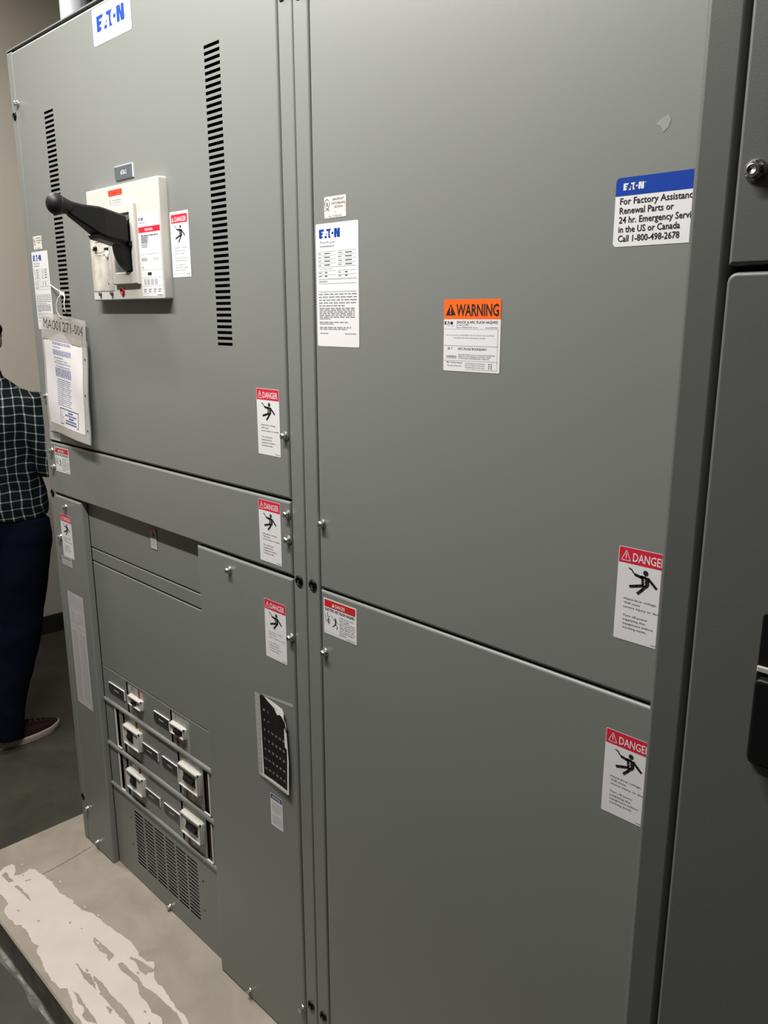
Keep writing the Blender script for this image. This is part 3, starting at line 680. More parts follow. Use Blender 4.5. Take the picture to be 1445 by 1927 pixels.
# ---- main breaker on the upper panel
MBR = part(lambda b: (b.pan(.3805, .7040, 1.7680, 2.0110, -.0195, .0002, 'pvc', .0030, cr=.004),
    b.box(.384, .487, -.0200, -.0190, 1.789, 1.926, 'pvcd'), b.box(.3845, .3865, -.0206, -.0195, 1.79, 1.925, 'pvc')) and None, 'main_breaker', SB)
def f(b):
    y0, y1 = -.0275, -.0190; x0, x1, z0, z1 = .4960, .6090, 1.8010, 1.9660
    a, c, d, e = .5110, .5880, 1.8270, 1.9480
    b.pan(x0, a, z0, z1, y0, y1, 'pvc', .003); b.pan(c, x1, z0, z1, y0, y1, 'pvc', .003); b.pan(a-.002, c+.002, e, z1, y0, y1, 'pvc', .0025); b.pan(a-.002, c+.002, z0, d, y0, y1, 'pvc', .0025)
    b.box(a, c, -.0202, -.0196, d, e, 'inner'); b.box(a+.002, c-.003, -.0245, -.0200, 1.930, 1.9475, 'slate')
part(f, 'handle_surround', MBR)
def f(b):   # toggle blade, a thick quarter disc sweeping out of the slot
    yc, zc, r = .012, 1.882, .066; n = 16; x0, x1 = .5560, .5860
    pts = []
    for j in range(n+1):
        t = R(-58 + 118*j/n); pts.append((yc - r*math.cos(t), zc + r*math.sin(t)))
    pts = [p for p in pts if p[0] < -.0198]; pts = [(-.0198, pts[0][1]-.002)] + pts + [(-.0198, pts[-1][1])]
    k = len(pts)
    b.mesh([(x0, y, z) for y, z in pts] + [(x1, y, z) for y, z in pts], [tuple(range(k)), tuple(reversed(range(k, 2*k)))] + [(i, i+1, k+i+1, k+i) for i in range(k-1)], 'black')
    b.box(.585, .596, -.034, -.026, 1.880, 1.890, 'black')
    # block clamped on the blade, and the tapered grip with its ball end
    secs = [(-.034, .551, .592, 1.888, 1.938), (-.038, .548, .595, 1.885, 1.942), (-.086, .545, .597, 1.895, 1.953), (-.095, .547, .595, 1.898, 1.955), (-.125, .555, .588, 1.917, 1.957), (-.152, .560, .583, 1.934, 1.962)]
    vs = []
    for y, a, c, d, e in secs:
        q = .004; vs += [(a+q, y, d), (c-q, y, d), (c, y, d+q), (c, y, e-q), (c-q, y, e), (a+q, y, e), (a, y, e-q), (a, y, d+q)]
    fs = [(i*8+j, i*8+(j+1) % 8, (i+1)*8+(j+1) % 8, (i+1)*8+j) for i in range(len(secs)-1) for j in range(8)] + [tuple(range(8)), tuple(reversed(range(40, 48)))]
    b.mesh(vs, fs, 'grip')
    b.mesh([(x, y, z) for x in (.551, .591) for y, z in ((-.052, 1.8800), (-.100, 1.8915), (-.104, 1.8990), (-.052, 1.900))], [(0, 1, 2, 3), (7, 6, 5, 4), (0, 4, 5, 1), (1, 5, 6, 2), (2, 6, 7, 3), (3, 7, 4, 0)], 'black')
    b.tube([(.5715, -.140, 1.9475), (.5715, -.156, 1.951), (.5715, -.166, 1.953), (.5715, -.172, 1.954)], [.0125, .015, .0175, .0198], 'grip', 16)
    b.ball((.5715, -.177, 1.9545), (.0205, .0195, .0215), 'grip')
part(f, 'operating_handle', MBR, 'long black operating handle with a ball end')
L = Lab(.6125, 1.9445, .0880, .1700, -.0195); L.base('white', .001)
L.rect(0, 0, 1, .158, 'lightink', 1) if False else None
L.logo(.04, .055, .24, .09, 'ink'); L.greek(.04, .34, .115, .008, 'greyink'); L.rect(0, .165, 1, .232, 'red', 1); L.text('RGH 80A', .32, .217, .68, .034, 'white', 2, .01)
random.seed(2)
for i in range(8): L.greek(.10, .45-.01*i if i else .9, .27+.019*i, .010, 'ink' if i < 5 else 'greyink')
L.text('Interrupting Ratings', .06, .495, .9, .012, 'greyink'); L.line([(.48, .52), (.48, .675)], .0003, 'greyink'); L.line([(.02, .68), (.98, .68)], .0003, 'greyink')
for i in range(8): L.rect(.07+.035*i, .53, .085+.035*i, .575, 'greyink', 2); L.rect(.62+.035*i, .53, .635+.035*i, .57, 'lightink', 2)
L.text('CE', .06, .66, .14, .022, 'greyink'); L.line([(.02, .775), (.98, .775)], .0003, 'greyink'); L.rect(.32, .71, .50, .745, 'ink', 2)
for i in range(15): L.rect(.14+.045*i, .79, .16+.045*i, .86, 'greyink', 2) if i % 4 != 2 else None
L.line([(.02, .875), (.98, .875)], .0003, 'greyink')
for i in range(4): L.greek(.08+.23*i, .22+.23*i, .915, .012); L.greek(.08+.23*i, .2+.23*i, .94, .012)
L.line([(.02, .965), (.7, .965)], .0003, 'greyink'); L.greek(.72, .95, .985, .012)
L.build('data_label', MBR, 'white data label with a red band')
L = Lab(.4900, 2.0020, .0620, .0335, -.0195); L.rrect(0, 0, 1, .36, .002, 'orangered', 0); L.greek(.36, .62, .22, .1, 'dred', 1)
L.line([(.10, .60), (.12, .95)], .001, 'ink'); 
for i in range(3): L.greek(.28, .92, .62+.15*i, .05, 'lightink')
L.build('warning_strip', MBR, 'small orange strip above the handle')
L = Lab(.382, 1.926, .105, .14, -.0203)
L.line([(.04, .02), (.96, .02), (.96, .97), (.04, .97)], .0008, 'greyink', 1, True)
L.line([(.14, .45), (.18, .40), (.80, .42)], .0006, 'greyink', 1); L.line([(.12, .46), (.12, .80)], .0006, 'greyink', 1)
L.rect(.10, .27, .30, .31, 'ink', 1); L.rect(.72, .30, .86, .35, 'black', 1); L.greek(.2, .7, .36, .012, 'lightink', 1); L.rect(.25, .10, .48, .20, 'pvc', 1); L.rect(.60, .24, .88, .40, 'pvc', 1); L.rect(.66, .30, .80, .34, 'ink', 2); L.disc(.75, .86, .002, 'ink', 1)
L.build('trip_unit_cover', MBR)
part(lambda b: (b.ball((.412, -.0225, 1.885), (.006, .005, .005), 'black'), b.box(.397, .4085, -.0235, -.0195, 1.884, 1.888, 'edge')) and None, 'adjusting_knob', MBR, 'black trip setting knob')
part(lambda b: b.ball((.466, -.022, 1.869), (.005, .004, .009), 'edge'), 'adjusting_knob', MBR, 'white trip setting knob')
part(lambda b: b.lathe_y(.5245, 1.7865, [(.0080, -.0195), (.0080, -.0225), (.0070, -.0235)], 'dred'), 'trip_button', MBR, 'round dark red push button')
for x in (.4175, .4740):
    part(lambda b: b.lathe_y(x, 1.7830, [(.0045, -.0195), (.0045, -.0240), (.003, -.025)], 'slate'), 'cover_screw', MBR)

# ================================================================= RIGHT SWITCHBOARD SECTION
SR = thing('switchboard_section', 'right grey switchboard section with plain tall panels and an orange warning label', 'electrical switchboard', (1.51, 0.36, PT), 'grey switchboard line-up')
def f(b):
    shell(b, 1.1248, 1.9060, left=False); b.box(1.1250, 1.1280, .02, .74, PT+.004, 2.385, GP); b.box(1.903, 1.906, .0015, .75, PT+.003, 2.388, GP)
    b.box(1.13, 1.19, .024, .03, PT+.004, 2.385, 'inner'); b.box(1.85, 1.90, .024, .03, PT+.004, 2.385, 'inner'); b.box(1.13, 1.9, .024, .03, 1.22, 1.26, 'inner')
part(f, 'enclosure', SR)
part(lambda b: b.pan(1.1250, 1.1635, PT+.0015, 2.386, 0.0005, .02, GP, .0038), 'corner_post', SR)
part(lambda b: b.pan(1.8710, 1.9055, PT+.0015, 2.386, 0.0005, .012, GP, .0025), 'corner_post', SR)
upr = part(lambda b: b.pan(1.1665, 1.8685, 1.2375, 2.3835, 0.0, .02, GP, .0050), 'upper_panel', SR)
lor = part(lambda b: b.pan(1.1665, 1.8685, .1030, 1.2340, 0.0, .02, GP, .0050), 'lower_panel', SR)
for x, z, pr in ((1.1765, 1.363, upr), (1.1765, 1.110, lor), (1.1765, 2.262, upr)): bolt(x, z, pr)
for x, z in ((1.1440, 1.237), (1.1450, .246), (1.1415, 2.2400)): plug(x, z, SR)
ul(1.197, 1.9240, upr); powr(1.1735, 1.8830, upr)
L = Lab(1.4635, 1.7570, .1050, .1030); L.base('white', .0018); L.rrect(0, 0, 1, .270, .0018, 'orange', 1, (1, 1, 0, 0))
L.poly([(.035, .220), (.125, .058), (.215, .220)], 'ink', 2); L.line([(.125, .105), (.125, .165)], .0022, 'orange', 3); L.disc(.125, .192, .0013, 'orange', 3)
L.text('WARNING', .225, .225, .965, .165, 'ink', 2, .02)
L.logo(.015, .305, .165, .345, 'ink'); L.line([(.05, .365), (.2, .365)], .0003, 'greyink')
L.text('SHOCK & ARC FLASH HAZARD', .235, .330, .955, .038, 'ink'); L.text('Location: DPS1', .235, .358, .45, .018, 'ink'); L.text('Report: PS20060973MY  Rev. 2', .235, .392, .605, .016, 'ink'); L.text('Issued: 08/07/2014', .745, .392, .955, .016, 'ink')
L.line([(.01, .408), (.97, .408)], .0003, 'greyink'); L.rect(.01, .408, .955, .64, 'white', 1)
L.text('NO LOCAL MAIN CONSIDERED FOR ARC FLASH CALCULATIONS', .04, .502, .90, .018, 'greyink'); L.text('UPSTREAM PROTECTIVE DEVICE APPLIES', .18, .540, .75, .018, 'greyink')
L.line([(.01, .640), (.97, .640)], .0003, 'greyink'); L.text("28' 1\"", .075, .697, .175, .034, 'ink'); L.text('ARC FLASH BOUNDARY', .265, .697, .775, .034, 'ink')
L.text('WARNING', .05, .805, .24, .028, 'ink'); L.line([(.05, .815), (.24, .815)], .0003, 'ink')
L.text('GREATER THAN 40 cal/cm² CALCULATED INCIDENT', .275, .771, .92, .016, 'ink'); L.text('ENERGY AT 18" WORKING DISTANCE.  REFER', .275, .797, .85, .016, 'ink'); L.text('TO SITE SAFETY PROGRAM FOR GUIDANCE', .275, .823, .82, .016, 'ink')
L.line([(.01, .848), (.97, .848)], .0003, 'greyink'); L.text('480 V Shock Hazard', .055, .885, .345, .022, 'ink'); L.text('Min. Glove Class: 00', .075, .930, .32, .020, 'ink')
for i, t in enumerate(('Limited Approach Boundary', 'Restricted Approach Boundary', 'Prohibited Approach Boundary')): L.text(t, .40, .888+.028*i, .75, .015, 'ink'); L.greek(.81, .83, .883+.028*i, .014, 'ink'); L.greek(.85, .87, .883+.028*i, .014, 'ink')
L.line([(.955, .41), (.955, .965)], .0003, 'greyink'); L.line([(.40, .965), (.955, .965)], .0003, 'greyink')
L.build('warning_label', upr, 'white label headed by a wide orange warning band')
L = Lab(1.7355, 1.8945, .1330, .0790); L.rrect(0, 0, 1, 1, .005, 'white', 0); L.rrect(0, 0, 1, .262, .005, 'blue', 1, (1, 1, 0, 0)); L.logo(.075, .085, .275, .185, 'white'); L.disc(.29, .10, .0006, 'white')
for t, e, v in (('For Factory Assistance,', .790, .385), ('Renewal Parts or', .570, .520), ('24 hr. Emergency Service', .800, .655), ('in the US or Canada', .640, .790), ('Call 1-800-498-2678', .640, .925)): L.text(t, .05, v, e, .098, 'ink', 2, .016)
L.build('service_label', upr, 'white service label with a bright blue band')
danger(1.7725, 1.4430, upr, label='danger label near the right edge of the upper panel')
danger(1.7720, 1.1820, lor, label='danger label near the right edge of the lower panel')
arcflash(1.1750, 1.2210, lor)
def f(b):
    b.face([(1.781, -.0003, 1.948), (1.788, -.0003, 1.953), (1.797, -.0003, 1.957), (1.800, -.0003, 1.950), (1.797, -.0003, 1.943), (1.791, -.0003, 1.938), (1.788, -.0003, 1.945)], 'scuff')
part(f, 'scuff_mark', upr, 'pale scuff mark')
part(lambda b: b.face([(1.19, -.0003, .520), (1.235, -.0003, .497), (1.26, -.0003, .478), (1.26, -.0003, .4772), (1.235, -.0003, .4962), (1.19, -.0003, .5194)], 'scuff'), 'scratch', lor, 'fine pale scratch')

# ================================================================= RIGHT CABINET (stands forward of the switchboard)
CB = thing('equipment_cabinet', 'grey cabinet standing forward at the right end, with black door handle', 'electrical cabinet', (2.4, .3, PT))
YC = -.163
def f(b):
    b.box(1.9110, 1.9135, YC+.012, .75, PT+.0015, 2.40, 'paint_dim'); b.box(1.9150, 2.86, YC+.03, .75, PT+.0015, PT+.01, 'paint_dim'); b.box(1.9150, 2.86, YC+.03, .75, 2.39, 2.40, 'paint_dim')
    b.box(2.86, 2.865, YC+.004, .75, PT+.0015, 2.40, 'paint_dim'); b.box(1.915, 2.86, YC+.032, YC+.036, PT+.01, 2.39, 'black')
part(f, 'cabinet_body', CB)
part(lambda b: b.pan(1.9085, 1.9470, PT+.0015, 2.40, YC, YC+.03, 'paint_dim', .0055), 'corner_post', CB)
du = part(lambda b: b.pan(1.9550, 2.855, 1.7785, 2.395, YC-.012, YC+.020, 'paint_dim', .0035), 'upper_door', CB)
dl = part(lambda b: b.pan(1.9550, 2.855, .1500, 1.7725, YC-.012, YC+.020, 'paint_dim', .0035, cr=.009), 'lower_door', CB)
def f(b):
    x, z, y = 1.9720, 1.8570, YC-.012
    b.lathe_y(x, z, [(.0098, y), (.0098, y-.0016), (.0082, y-.0034)], 'chrome'); b.lathe_y(x, z, [(.0070, y-.002), (.0070, y-.0085), (.0060, y-.0098)], 'chrome', sides=6); b.lathe_y(x, z, [(.0048, y-.0099), (.0040, y-.0103)], 'chrome')
part(f, 'hex_bolt', du)
def f(b):
    b.pan(2.0210, 2.0800, 1.3080, 1.4650, YC-.016, YC-.0115, 'black', .0015, cr=.006); b.pan(2.0240, 2.0770, 1.3160, 1.4020, YC-.028, YC-.0155, 'black', .003, cr=.006)
    b.pan(2.0220, 2.079, 1.4055, 1.4110, YC-.019, YC-.0155, 'dullwhite', .0008)
part(f, 'door_handle', dl, 'black recessed door handle')

# ================================================================= HANGING DOCUMENT POUCH
DP = thing('document_pouch', 'clear plastic document pouch tied to the left vent slots, papers inside, number handwritten on top', 'document pouch', (.17, -.01, 1.41))
C4 = (Vector((.0365, -.0065, 1.746)), Vector((.3020, -.0060, 1.721)), Vector((.3040, -.0250, 1.4135)), Vector((.0335, -.0120, 1.429)))
def pfn(u, v, k):
    p = (C4[0]*(1-u)+C4[1]*u)*(1-v) + (C4[3]*(1-u)+C4[2]*u)*v
    wv = .0016*math.sin(u*7+v*3) + .0012*math.sin(v*11-u*5) + .0016*math.exp(-((u-.44)/.04)**2)*(1-v*.6)
    return (p.x, p.y - k - wv, p.z)
def grid(L, m, k, u0=0, u1=1, v0=0, v1=1, n=14, nv=16, edge=None):
    vs = []
    for j in range(nv+1):
        for i in range(n+1):
            u = u0+(u1-u0)*i/n; a = v0 if not edge else edge(u); v = a+(v1-a)*j/nv; vs.append(L.P(u, v, k))
    L.b.mesh(vs, [(j*(n+1)+i, j*(n+1)+i+1, (j+1)*(n+1)+i+1, (j+1)*(n+1)+i) for j in range(nv) for i in range(n)], m, True)
L = Lab(0, 0, .268, .32, 0, pfn, t=0.0); grid(L, 'paper', 1.5, .03, .90, .0, .93, 20, 16, lambda u: .20+.035*math.sin(u*9+1.2)-.03*math.exp(-((u-.45)/.08)**2)); grid(L, 'paper', -4, .05, .90, .0, .92, 20, 16, lambda u: .225)
def bar(u0, u1, v, h, m, sl=0.0, k=4):
    n = 4
    for i in range(n): a = u0+(u1-u0)*i/n; c = u0+(u1-u0)*(i+1)/n; L.poly([(a, v-h/2), (c, v-h/2), (c, v+h/2), (a, v+h/2)], m, k)
random.seed(11)
for (u0, u1, v, h) in ((.24, .62, .245, .028), (.25, .40, .268, .006), (.24, .63, .315, .045), (.25, .46, .355, .008), (.27, .55, .378, .006), (.25, .62, .398, .006), (.27, .60, .425, .006), (.25, .62, .480, .075), (.27, .60, .535, .006)):
    if h > .02:
        for q in range(int(h/.0075)): L.greek(u0, u1, v-h/2+.0075*q, .0052, 'bluegrey', 4)
    else: bar(u0, u1, v, h, 'bluegrey')
for i in range(13): bar(.26, .60-.02*(i % 3), .552+.0165*i, .0055, 'bluegrey')
L.line([(.31, .775), (.75, .775), (.75, .905), (.31, .905)], .0022, 'inkblue', 4, True); L.line([(.41, .785), (.41, .895)], .0008, 'inkblue', 4)
L.line([(.36, .80), (.34, .84), (.375, .845), (.355, .87)], .0012, 'inkblue', 4); L.disc(.355, .885, .0018, 'inkblue', 4)
for i, (a, c) in enumerate(((.50, .62), (.44, .70), (.52, .64), (.45, .70), (.44, .72))): L.greek(a, c, .80+.022*i, .013, 'inkblue', 4)
L.build('papers', DP, 'folded white papers printed in blue')
L = Lab(0, 0, .268, .32, 0, pfn, t=0.0)
grid(L, 'film', 8, 0, 1, 0, .215, 20, 6); grid(L, 'film', -9, 0, 1, .16, 1, 14, 12); grid(L, 'film2', 8, .90, 1, .215, 1, 4, 10); grid(L, 'film2', 8, 0, .90, .925, 1, 14, 2); grid(L, 'film2', 8, 0, .03, .215, .925, 2, 10)
L.line([(.905, .06), (.905, .95)], .0012, 'greyink', 9)
for v in (.31, .60, .89): L.disc(.952, v, .0032, 'ink', 10)
L.text('MA001271-004', .07, .128, .93, .082, 'ink', 10, -.006)
L.build('plastic_sleeve', DP, 'cloudy clear sleeve with handwritten number')
def f(b):
    b.tube([(.106, -.004, 1.812), (.128, -.010, 1.808), (.162, -.013, 1.799), (.190, -.012, 1.790)], .0014, 'tie', 8)
    b.tube([(.190, -.012, 1.790), (.176, -.016, 1.778), (.164, -.018, 1.762), (.159, -.016, 1.745), (.160, -.012, 1.734), (.164, -.006, 1.726)], .0015, 'tie', 8)
    b.tube([(.192, -.010, 1.790), (.203, -.012, 1.778), (.199, -.013, 1.766), (.196, -.012, 1.750), (.194, -.006, 1.738)], .0015, 'tie', 8)
    b.box(.184, .195, -.016, -.008, 1.785, 1.793, 'tie')
part(f, 'cable_tie', DP, 'white cable tie')

# ================================================================= PEELING NUMBER SHEET
NS = thing('number_sheet', 'curling glossy black sheet of white circuit numbers in a clear sleeve on the lower cover', 'number label sheet', (1.0, -.003, .75))
def nfn(u, v, k):
    x = .942+.116*u; z = .9480-.1955*v
    y = -.0016 - .0075*max(0, u-.35)**1.5*(.6+.8*v) - .004*math.exp(-((u-.8)/.2)**2-((v-.12)/.12)**2)
    return (x, y-k, z)
L = Lab(0, 0, .116, .1955, 0, nfn, t=0.0)
def uv(x, z): return ((x-.942)/.116, (.9480-z)/.1955)
# white backing sheet with its creased corner
bw = [uv(*p) for p in ((.9605, .9475), (.984, .949), (1.0415, .9445), (1.0475, .9380), (1.0480, .925), (1.054, .914), (1.0595, .832), (1.0560, .7525), (.9660, .7530))]
tp = bw[:4]; tp = [tp[0], tp[1], uv(1.012, .9470), tp[2], tp[3]]; rt = [uv(1.0482, .925), uv(1.054, .914), uv(1.0598, .832), uv(1.0580, .7525)]
for (a, c) in zip(tp[:-1], tp[1:]):
    for j in range(10):
        t0, t1 = j/10, (j+1)/10; ba, bc = a[0], c[0]
        L.b.face([L.P(a[0], a[1]+(1-a[1])*t0, 4), L.P(c[0], c[1]+(1-c[1])*t0, 4), L.P(c[0], c[1]+(1-c[1])*t1, 4), L.P(a[0], a[1]+(1-a[1])*t1, 4)], 'edge', True)
rr = [tp[-1]] + rt
for (a, c) in zip(rr[:-1], rr[1:]): L.b.face([L.P(tp[-1][0], a[1], 4), L.P(a[0], a[1], 4), L.P(c[0], c[1], 4), L.P(tp[-1][0], c[1], 4)], 'edge'); L.greek(.52, .72, .055, .008, 'lightink', 5)
L.build('backing_sheet', NS, 'cream backing sheet')
L = Lab(0, 0, .116, .1955, 0, nfn, t=0.0)
top = [(.961, .9475), (.969, .9495), (.977, .9490), (.989, .943), (1.002, .9385), (1.015, .935), (1.024, .927), (1.028, .926), (1.036, .930), (1.043, .928), (1.051, .918), (1.0555, .897)]
tu = [uv(*p) for p in top]
vs = []; n = len(tu); nv = 12
for j in range(nv+1):
    t = j/nv
    for i, (u, v) in enumerate(tu):
        ub = .205+(.955-.205)*i/(n-1)*1.0; bu = u*(1-t)+(uv(.966, 0)[0]+(uv(1.0525, 0)[0]-uv(.966, 0)[0])*i/(n-1))*t
        vs.append(L.P(bu, v*(1-t)+.955*t, 9))
L.b.mesh(vs, [(j*n+i, j*n+i+1, (j+1)*n+i+1, (j+1)*n+i) for j in range(nv) for i in range(n-1)], 'gloss', True)
for r in range(7):
    for c in range(6):
        if (r == 0 and c > 1) or (r == 1 and c > 1): continue
        num = (2*r+1+(c % 2)) + 14*(c//2)
        u = .285+.118*c; v = .155+.118*r - .010*c*0
        if c < 6: L.text(str(num), u-.016-(.014 if num > 9 else 0), v+.013, u+.016+(.014 if num > 9 else 0), .026, 'dullwhite', 11, .01)
L.build('number_stickers', NS, 'glossy black sheet of white numbers')
L = Lab(0, 0, .116, .1955, 0, nfn, t=0.0)
L.poly([(0, .0), (.16, .0), (.205, .97), (.02, .99)], 'film2', 2)
for i in range(14): L.rect(.07, .1+.06*i, .11, .115+.06*i, 'lightink', 3)
L.b.face([(.975, -.0006, .9485), (.966, -.0006, .9515), (1.072, -.0006, .9640), (1.072, -.0006, .9560)], 'film2')
L.poly([(.02, .99), (.205, .955), (.96, .955), (.985, 1.005)], 'film2', 12)
L.build('clear_sleeve', NS, 'hazy clear film edge')

# ================================================================= PERSON (at the far end, working behind the board)
PE = bpy.data.objects.new('person', None); COL.objects.link(PE)
PX, PY, PR = -1.10, .205, R(48)
tag(PE, 'person in dark plaid shirt and navy trousers standing past the left end, seen from behind', 'person')
PE.location = (PX, PY, FZ); PE.rotation_euler = (0, 0, PR); bpy.context.view_layer.update()
def pl(fn, name, parent, label=None, vox=0.0, smooth=4, origin=None):
    b = MB(); fn(b); me = bpy.data.meshes.new(name); me.from_pydata([tuple(p) for p in b.v], [], b.f)
    for i, p in enumerate(me.polygons): p.material_index = b.m[i]; p.use_smooth = b.sm[i]
    for n in b.mats: me.materials.append(M[n])
    o = bpy.data.objects.new(name, me); COL.objects.link(o); o.parent = parent
    if vox:
        r = o.modifiers.new('r', 'REMESH'); r.mode = 'VOXEL'; r.voxel_size = vox; r.use_smooth_shade = True
        s = o.modifiers.new('s', 'SMOOTH'); s.iterations = smooth; s.factor = 0.5
    if label: o['label'] = label
    return o
# joints in the person's own frame (+Y faces forward, +X is the right side)
def loc(x, y, z):   # world point -> own frame
    v = Matrix.Rotation(-PR, 3, 'Z') @ (Vector((x, y, z)) - Vector((PX, PY, FZ))); return v
SHR, SHL = Vector((.182, -.01, 1.378)), Vector((-.182, .00, 1.378))
ELR, ELL = Vector((.245, -.02, 1.135)), Vector((-.24, .02, 1.14))
WRR, WRL = Vector((.215, .235, 1.145)), Vector((-.13, .27, 1.12))
AKR, KNR, HPR = loc(-.955, .085, .105), loc(-.985, .205, .50), Vector((.095, .0, .90))
AKL, KNL, HPL = Vector((-.13, -.02, .09)), Vector((-.115, .03, .50)), Vector((-.095, .0, .90))
HC = Vector((0, .020, 1.630))
def hand(b, w, d, s):   # palm, four fingers curling down, thumb off the side
    a = Vector(d).normalized(); side = Vector((s, 0, 0)); dn = Vector((0, 0, -1))
    b.tube([w, w+a*.03, w+a*.07, w+a*.095], [(.026, .018), (.034, .016), (.042, .014), (.040, .012)], 'skin', 14)
    for i, (o_, L_) in enumerate(((-.030, .072), (-.010, .082), (.010, .077), (.030, .060))):
        p = w + a*.090 + Vector((1, 0, 0))*o_
        b.tube([p - a*.02, p+a*L_*.42, p+a*L_*.75+dn*L_*.25, p+a*L_*.88+dn*L_*.5], [.0095, .009, .0082, .007], 'skin', 10); b.ball(p+a*L_*.88+dn*L_*.5, .007, 'skin', 8, 6)
    t = w + a*.03 - side*.025
    b.tube([t, t+a*.025-side*.022+dn*.008, t+a*.052-side*.028+dn*.02], [.013, .011, .009], 'skin', 10)
def f(b):
    b.loft([(0, -.01, .86, .15, .10), (0, -.01, 1.0, .145, .10), (0, 0, 1.2, .155, .105), (0, 0, 1.36, .17, .105), (0, 0, 1.42, .14, .085), (0, .0, 1.46, .07, .06)], 'skin')
    b.tube([(0, -.01, 1.40), (0, .0, 1.48), (0, .015, 1.56)], [.068, .058, .056], 'skin', 16)
    b.ball(HC+Vector((0, 0, .02)), (.076, .098, .110), 'skin', 24, 18); b.ball(HC+Vector((0, .035, -.055)), (.056, .062, .060), 'skin', 20, 14)
    b.tube([HC+Vector((0, .088, .020)), HC+Vector((0, .108, -.012)), HC+Vector((0, .112, -.022))], [.009, .014, .015], 'skin', 12); b.ball(HC+Vector((0, .108, -.022)), (.018, .014, .010), 'skin', 12, 8)
    b.ball(HC+Vector((0, .090, -.056)), (.026, .012, .007), 'skin', 12, 8); b.ball(HC+Vector((0, .087, -.068)), (.022, .012, .008), 'skin', 12, 8)
    b.ball(HC+Vector((0, .080, -.100)), (.022, .020, .016), 'skin', 12, 8)
    b.ball(HC+Vector((0, .084, .040)), (.050, .014, .010), 'skin', 14, 8)
    for s in (-1, 1): b.ball(HC+Vector((s*.078, -.005, -.005)), (.010, .020, .032), 'skin', 12, 10)
    for S, E_, W_, s in ((SHR, ELR, WRR, 1), (SHL, ELL, WRL, -1)):
        b.tube([S-Vector((s*.05, 0, 0)), S, (S+E_)/2, E_, (E_+W_)/2, W_], [.045, .048, .046, .040, .036, .027], 'skin', 14); hand(b, W_, W_-E_, s)
    for A, K, H_ in ((AKR, KNR, HPR), (AKL, KNL, HPL)):
        b.tube([H_, (H_+K)/2, K, (K*.6+A*.4), A, A-Vector((0, 0, .03))], [.085, .075, .055, .055, .036, .036], 'skin', 16); b.ball(A-Vector((0, -.03, .045)), (.035, .09, .03), 'skin')
body = pl(f, 'body', PE, None, .006, 3)
def f(b):
    b.ball(HC+Vector((0, -.008, .035)), (.084, .102, .108), 'hair', 28, 20); b.ball(HC+Vector((0, -.05, -.02)), (.070, .060, .075), 'hair', 20, 14)
def hairfix(o):
    me = o.data; bm = bmesh.new(); bm.from_mesh(me)
    bmesh.ops.delete(bm, geom=[v for v in bm.verts if v.co.y > HC.y+.045 and v.co.z < HC.z+.085 or (v.co.z < HC.z+.0 and v.co.y > HC.y-.02)], context='VERTS'); bm.to_mesh(me); bm.free()
h = pl(f, 'hair', PE, 'short dark hair'); hairfix(h)
sm = h.modifiers.new('s', 'SUBSURF'); sm.levels = 2; sm.render_levels = 2
ht = bpy.data.textures.new('strands', 'CLOUDS'); ht.noise_scale = .018
hm = h.modifiers.new('d', 'DISPLACE'); hm.texture = ht; hm.strength = .012; hm.mid_level = .4
for q in (-1, 1): pl(lambda b: b.ball(HC+Vector((q*.031, .083, .016)), (.012, .008, .008), 'eye', 12, 8), 'eye', PE)
def f(b):   # untucked plaid shirt with long sleeves
    b.loft([(0, .005, .925, .192, .152), (0, .012, .96, .196, .160), (0, .020, 1.02, .190, .160), (0, .012, 1.10, .183, .146), (0, .004, 1.20, .186, .134), (0, -.004, 1.30, .198, .130), (0, -.006, 1.37, .196, .122), (0, -.004, 1.42, .160, .102), (0, 0, 1.452, .118, .084), (0, .004, 1.480, .080, .070)], 'plaid', 36)
    b.loft([(0, .004, 1.470, .078, .072), (0, .006, 1.490, .074, .070), (0, .008, 1.515, .068, .066)], 'plaid', 28)
    for S, E_, W_, s in ((SHR, ELR, WRR, 1), (SHL, ELL, WRL, -1)):
        b.tube([S-Vector((s*.07, 0, -.01)), S, S*.65+E_*.35, S*.3+E_*.7, E_, E_*.7+W_*.3, E_*.3+W_*.7, W_-(W_-E_).normalized()*.02], [.060, .066, .070, .065, .060, .053, .044, .040], 'plaid', 18)
shirt = pl(f, 'shirt', PE, 'dark plaid shirt with thin pale check lines', .008, 5)
dt = bpy.data.textures.new('folds', 'CLOUDS'); dt.noise_scale = .11
dm = shirt.modifiers.new('d', 'DISPLACE'); dm.texture = dt; dm.strength = .022; dm.mid_level = .5
def f(b):
    b.loft([(0, .0, .80, .155, .125), (0, .0, .86, .182, .135), (0, .004, .93, .180, .140), (0, .006, 1.0, .168, .132)], 'jeans', 32)
    for A, K, H_, s in ((AKR, KNR, HPR, 1), (AKL, KNL, HPL, -1)):
        b.tube([H_+Vector((0, 0, .02)), H_*.85+K*.15, H_*.45+K*.55, K, K*.6+A*.4, K*.2+A*.8, A-Vector((0, 0, .045))], [.104, .116, .104, .084, .078, .070, .074], 'jeans', 20)
jn = pl(f, 'trousers', PE, 'navy trousers', .009, 4)
dt2 = bpy.data.textures.new('folds2', 'CLOUDS'); dt2.noise_scale = .16
dm = jn.modifiers.new('d', 'DISPLACE'); dm.texture = dt2; dm.strength = .018
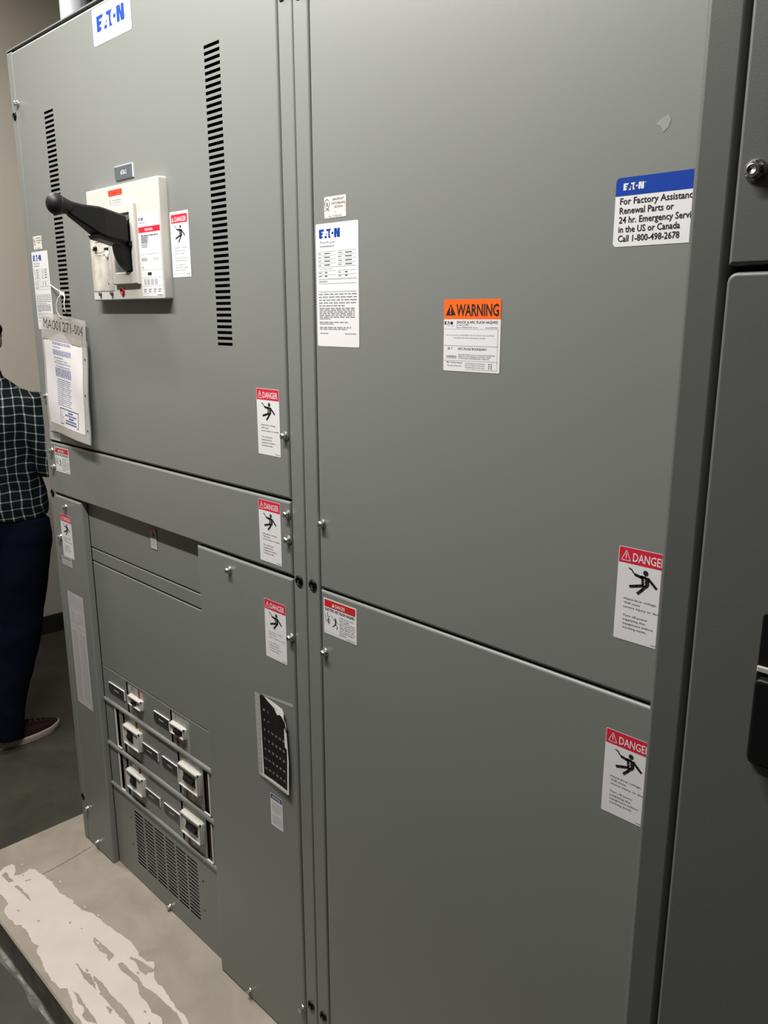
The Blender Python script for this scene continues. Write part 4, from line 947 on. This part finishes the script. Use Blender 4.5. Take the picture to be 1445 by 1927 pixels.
def shoe(x, y, ang, name_label):
    def T(p): v = Matrix.Rotation(ang, 3, 'Z') @ Vector(p); return (v.x+x, v.y+y, v.z)
    # outline of the sole, heel at -y, toe at +y
    ol = []
    for j in range(28):
        t = 2*math.pi*j/28; yy = math.sin(t)*.150; k = (yy+.15)/.30
        wd = .034+.016*math.sin(max(0, min(1, k))*math.pi*.78) if k < .75 else .050
        ol.append((math.cos(t)*wd*(1.0 if abs(math.sin(t)) < .9 else .95), yy+.085))
    b = MB(); n = len(ol)
    vs = []
    for z, s in ((0, .97), (.006, 1.04), (.020, 1.04), (.026, 1.0)):
        vs += [T((px*s, .085+(py-.085)*(1+(s-1)*.4), z+(.004 if py > .2 else 0))) for px, py in ol]
    b.mesh(vs, [(i*n+j, i*n+(j+1) % n, (i+1)*n+(j+1) % n, (i+1)*n+j) for i in range(3) for j in range(n)] + [tuple(range(n)), tuple(range(3*n, 4*n))], 'sole', True)
    u = MB(); vs = []
    for lv in range(8):
        t = lv/7
        for px, py in ol:
            k = (py+.065)/.30; top = .062-.022*max(0, (k-.45))/.55 if k > .45 else .085; sh = 1-.55*t**2.2
            yy = py if k > .5 else py
            cx = px*sh; cy = .085+(py-.085)*(1-.10*t**2) - (.02*t*max(0, k-.5))
            vs.append(T((cx, cy, .020+(top-.020)*math.sin(t*math.pi/2))))
    u.mesh(vs, [(i*n+j, i*n+(j+1) % n, (i+1)*n+(j+1) % n, (i+1)*n+j) for i in range(7) for j in range(n)] + [tuple(range(7*n, 8*n))], 'shoe', True)
    def mk(mb, nm, par, lab=None):
        me = bpy.data.meshes.new(nm); me.from_pydata(mb.v, [], mb.f)
        for i, p in enumerate(me.polygons): p.use_smooth = True; p.material_index = mb.m[i]
        for q in mb.mats: me.materials.append(M[q])
        o = bpy.data.objects.new(nm, me); COL.objects.link(o); o.parent = par
        if lab: o['label'] = lab
        return o
    so = mk(u, 'shoe', PE, name_label); mk(b, 'sole', so, 'cream rubber sole')
    l = MB()
    for i in range(5):
        yy = .085+.022*i; zz = .078-.006*i; l.tube([T((-.020, yy, zz-.004)), T((0, yy+.003, zz+.003)), T((.020, yy, zz-.004))], .0028, 'lace', 8)
    mk(l, 'laces', so)
r_sh = loc(-.965, .085, 0)
shoe(r_sh.x, r_sh.y, -PR+R(4), 'brown shoe'); shoe(-.13, -.04, R(10), 'brown shoe')
bpy.context.view_layer.update()
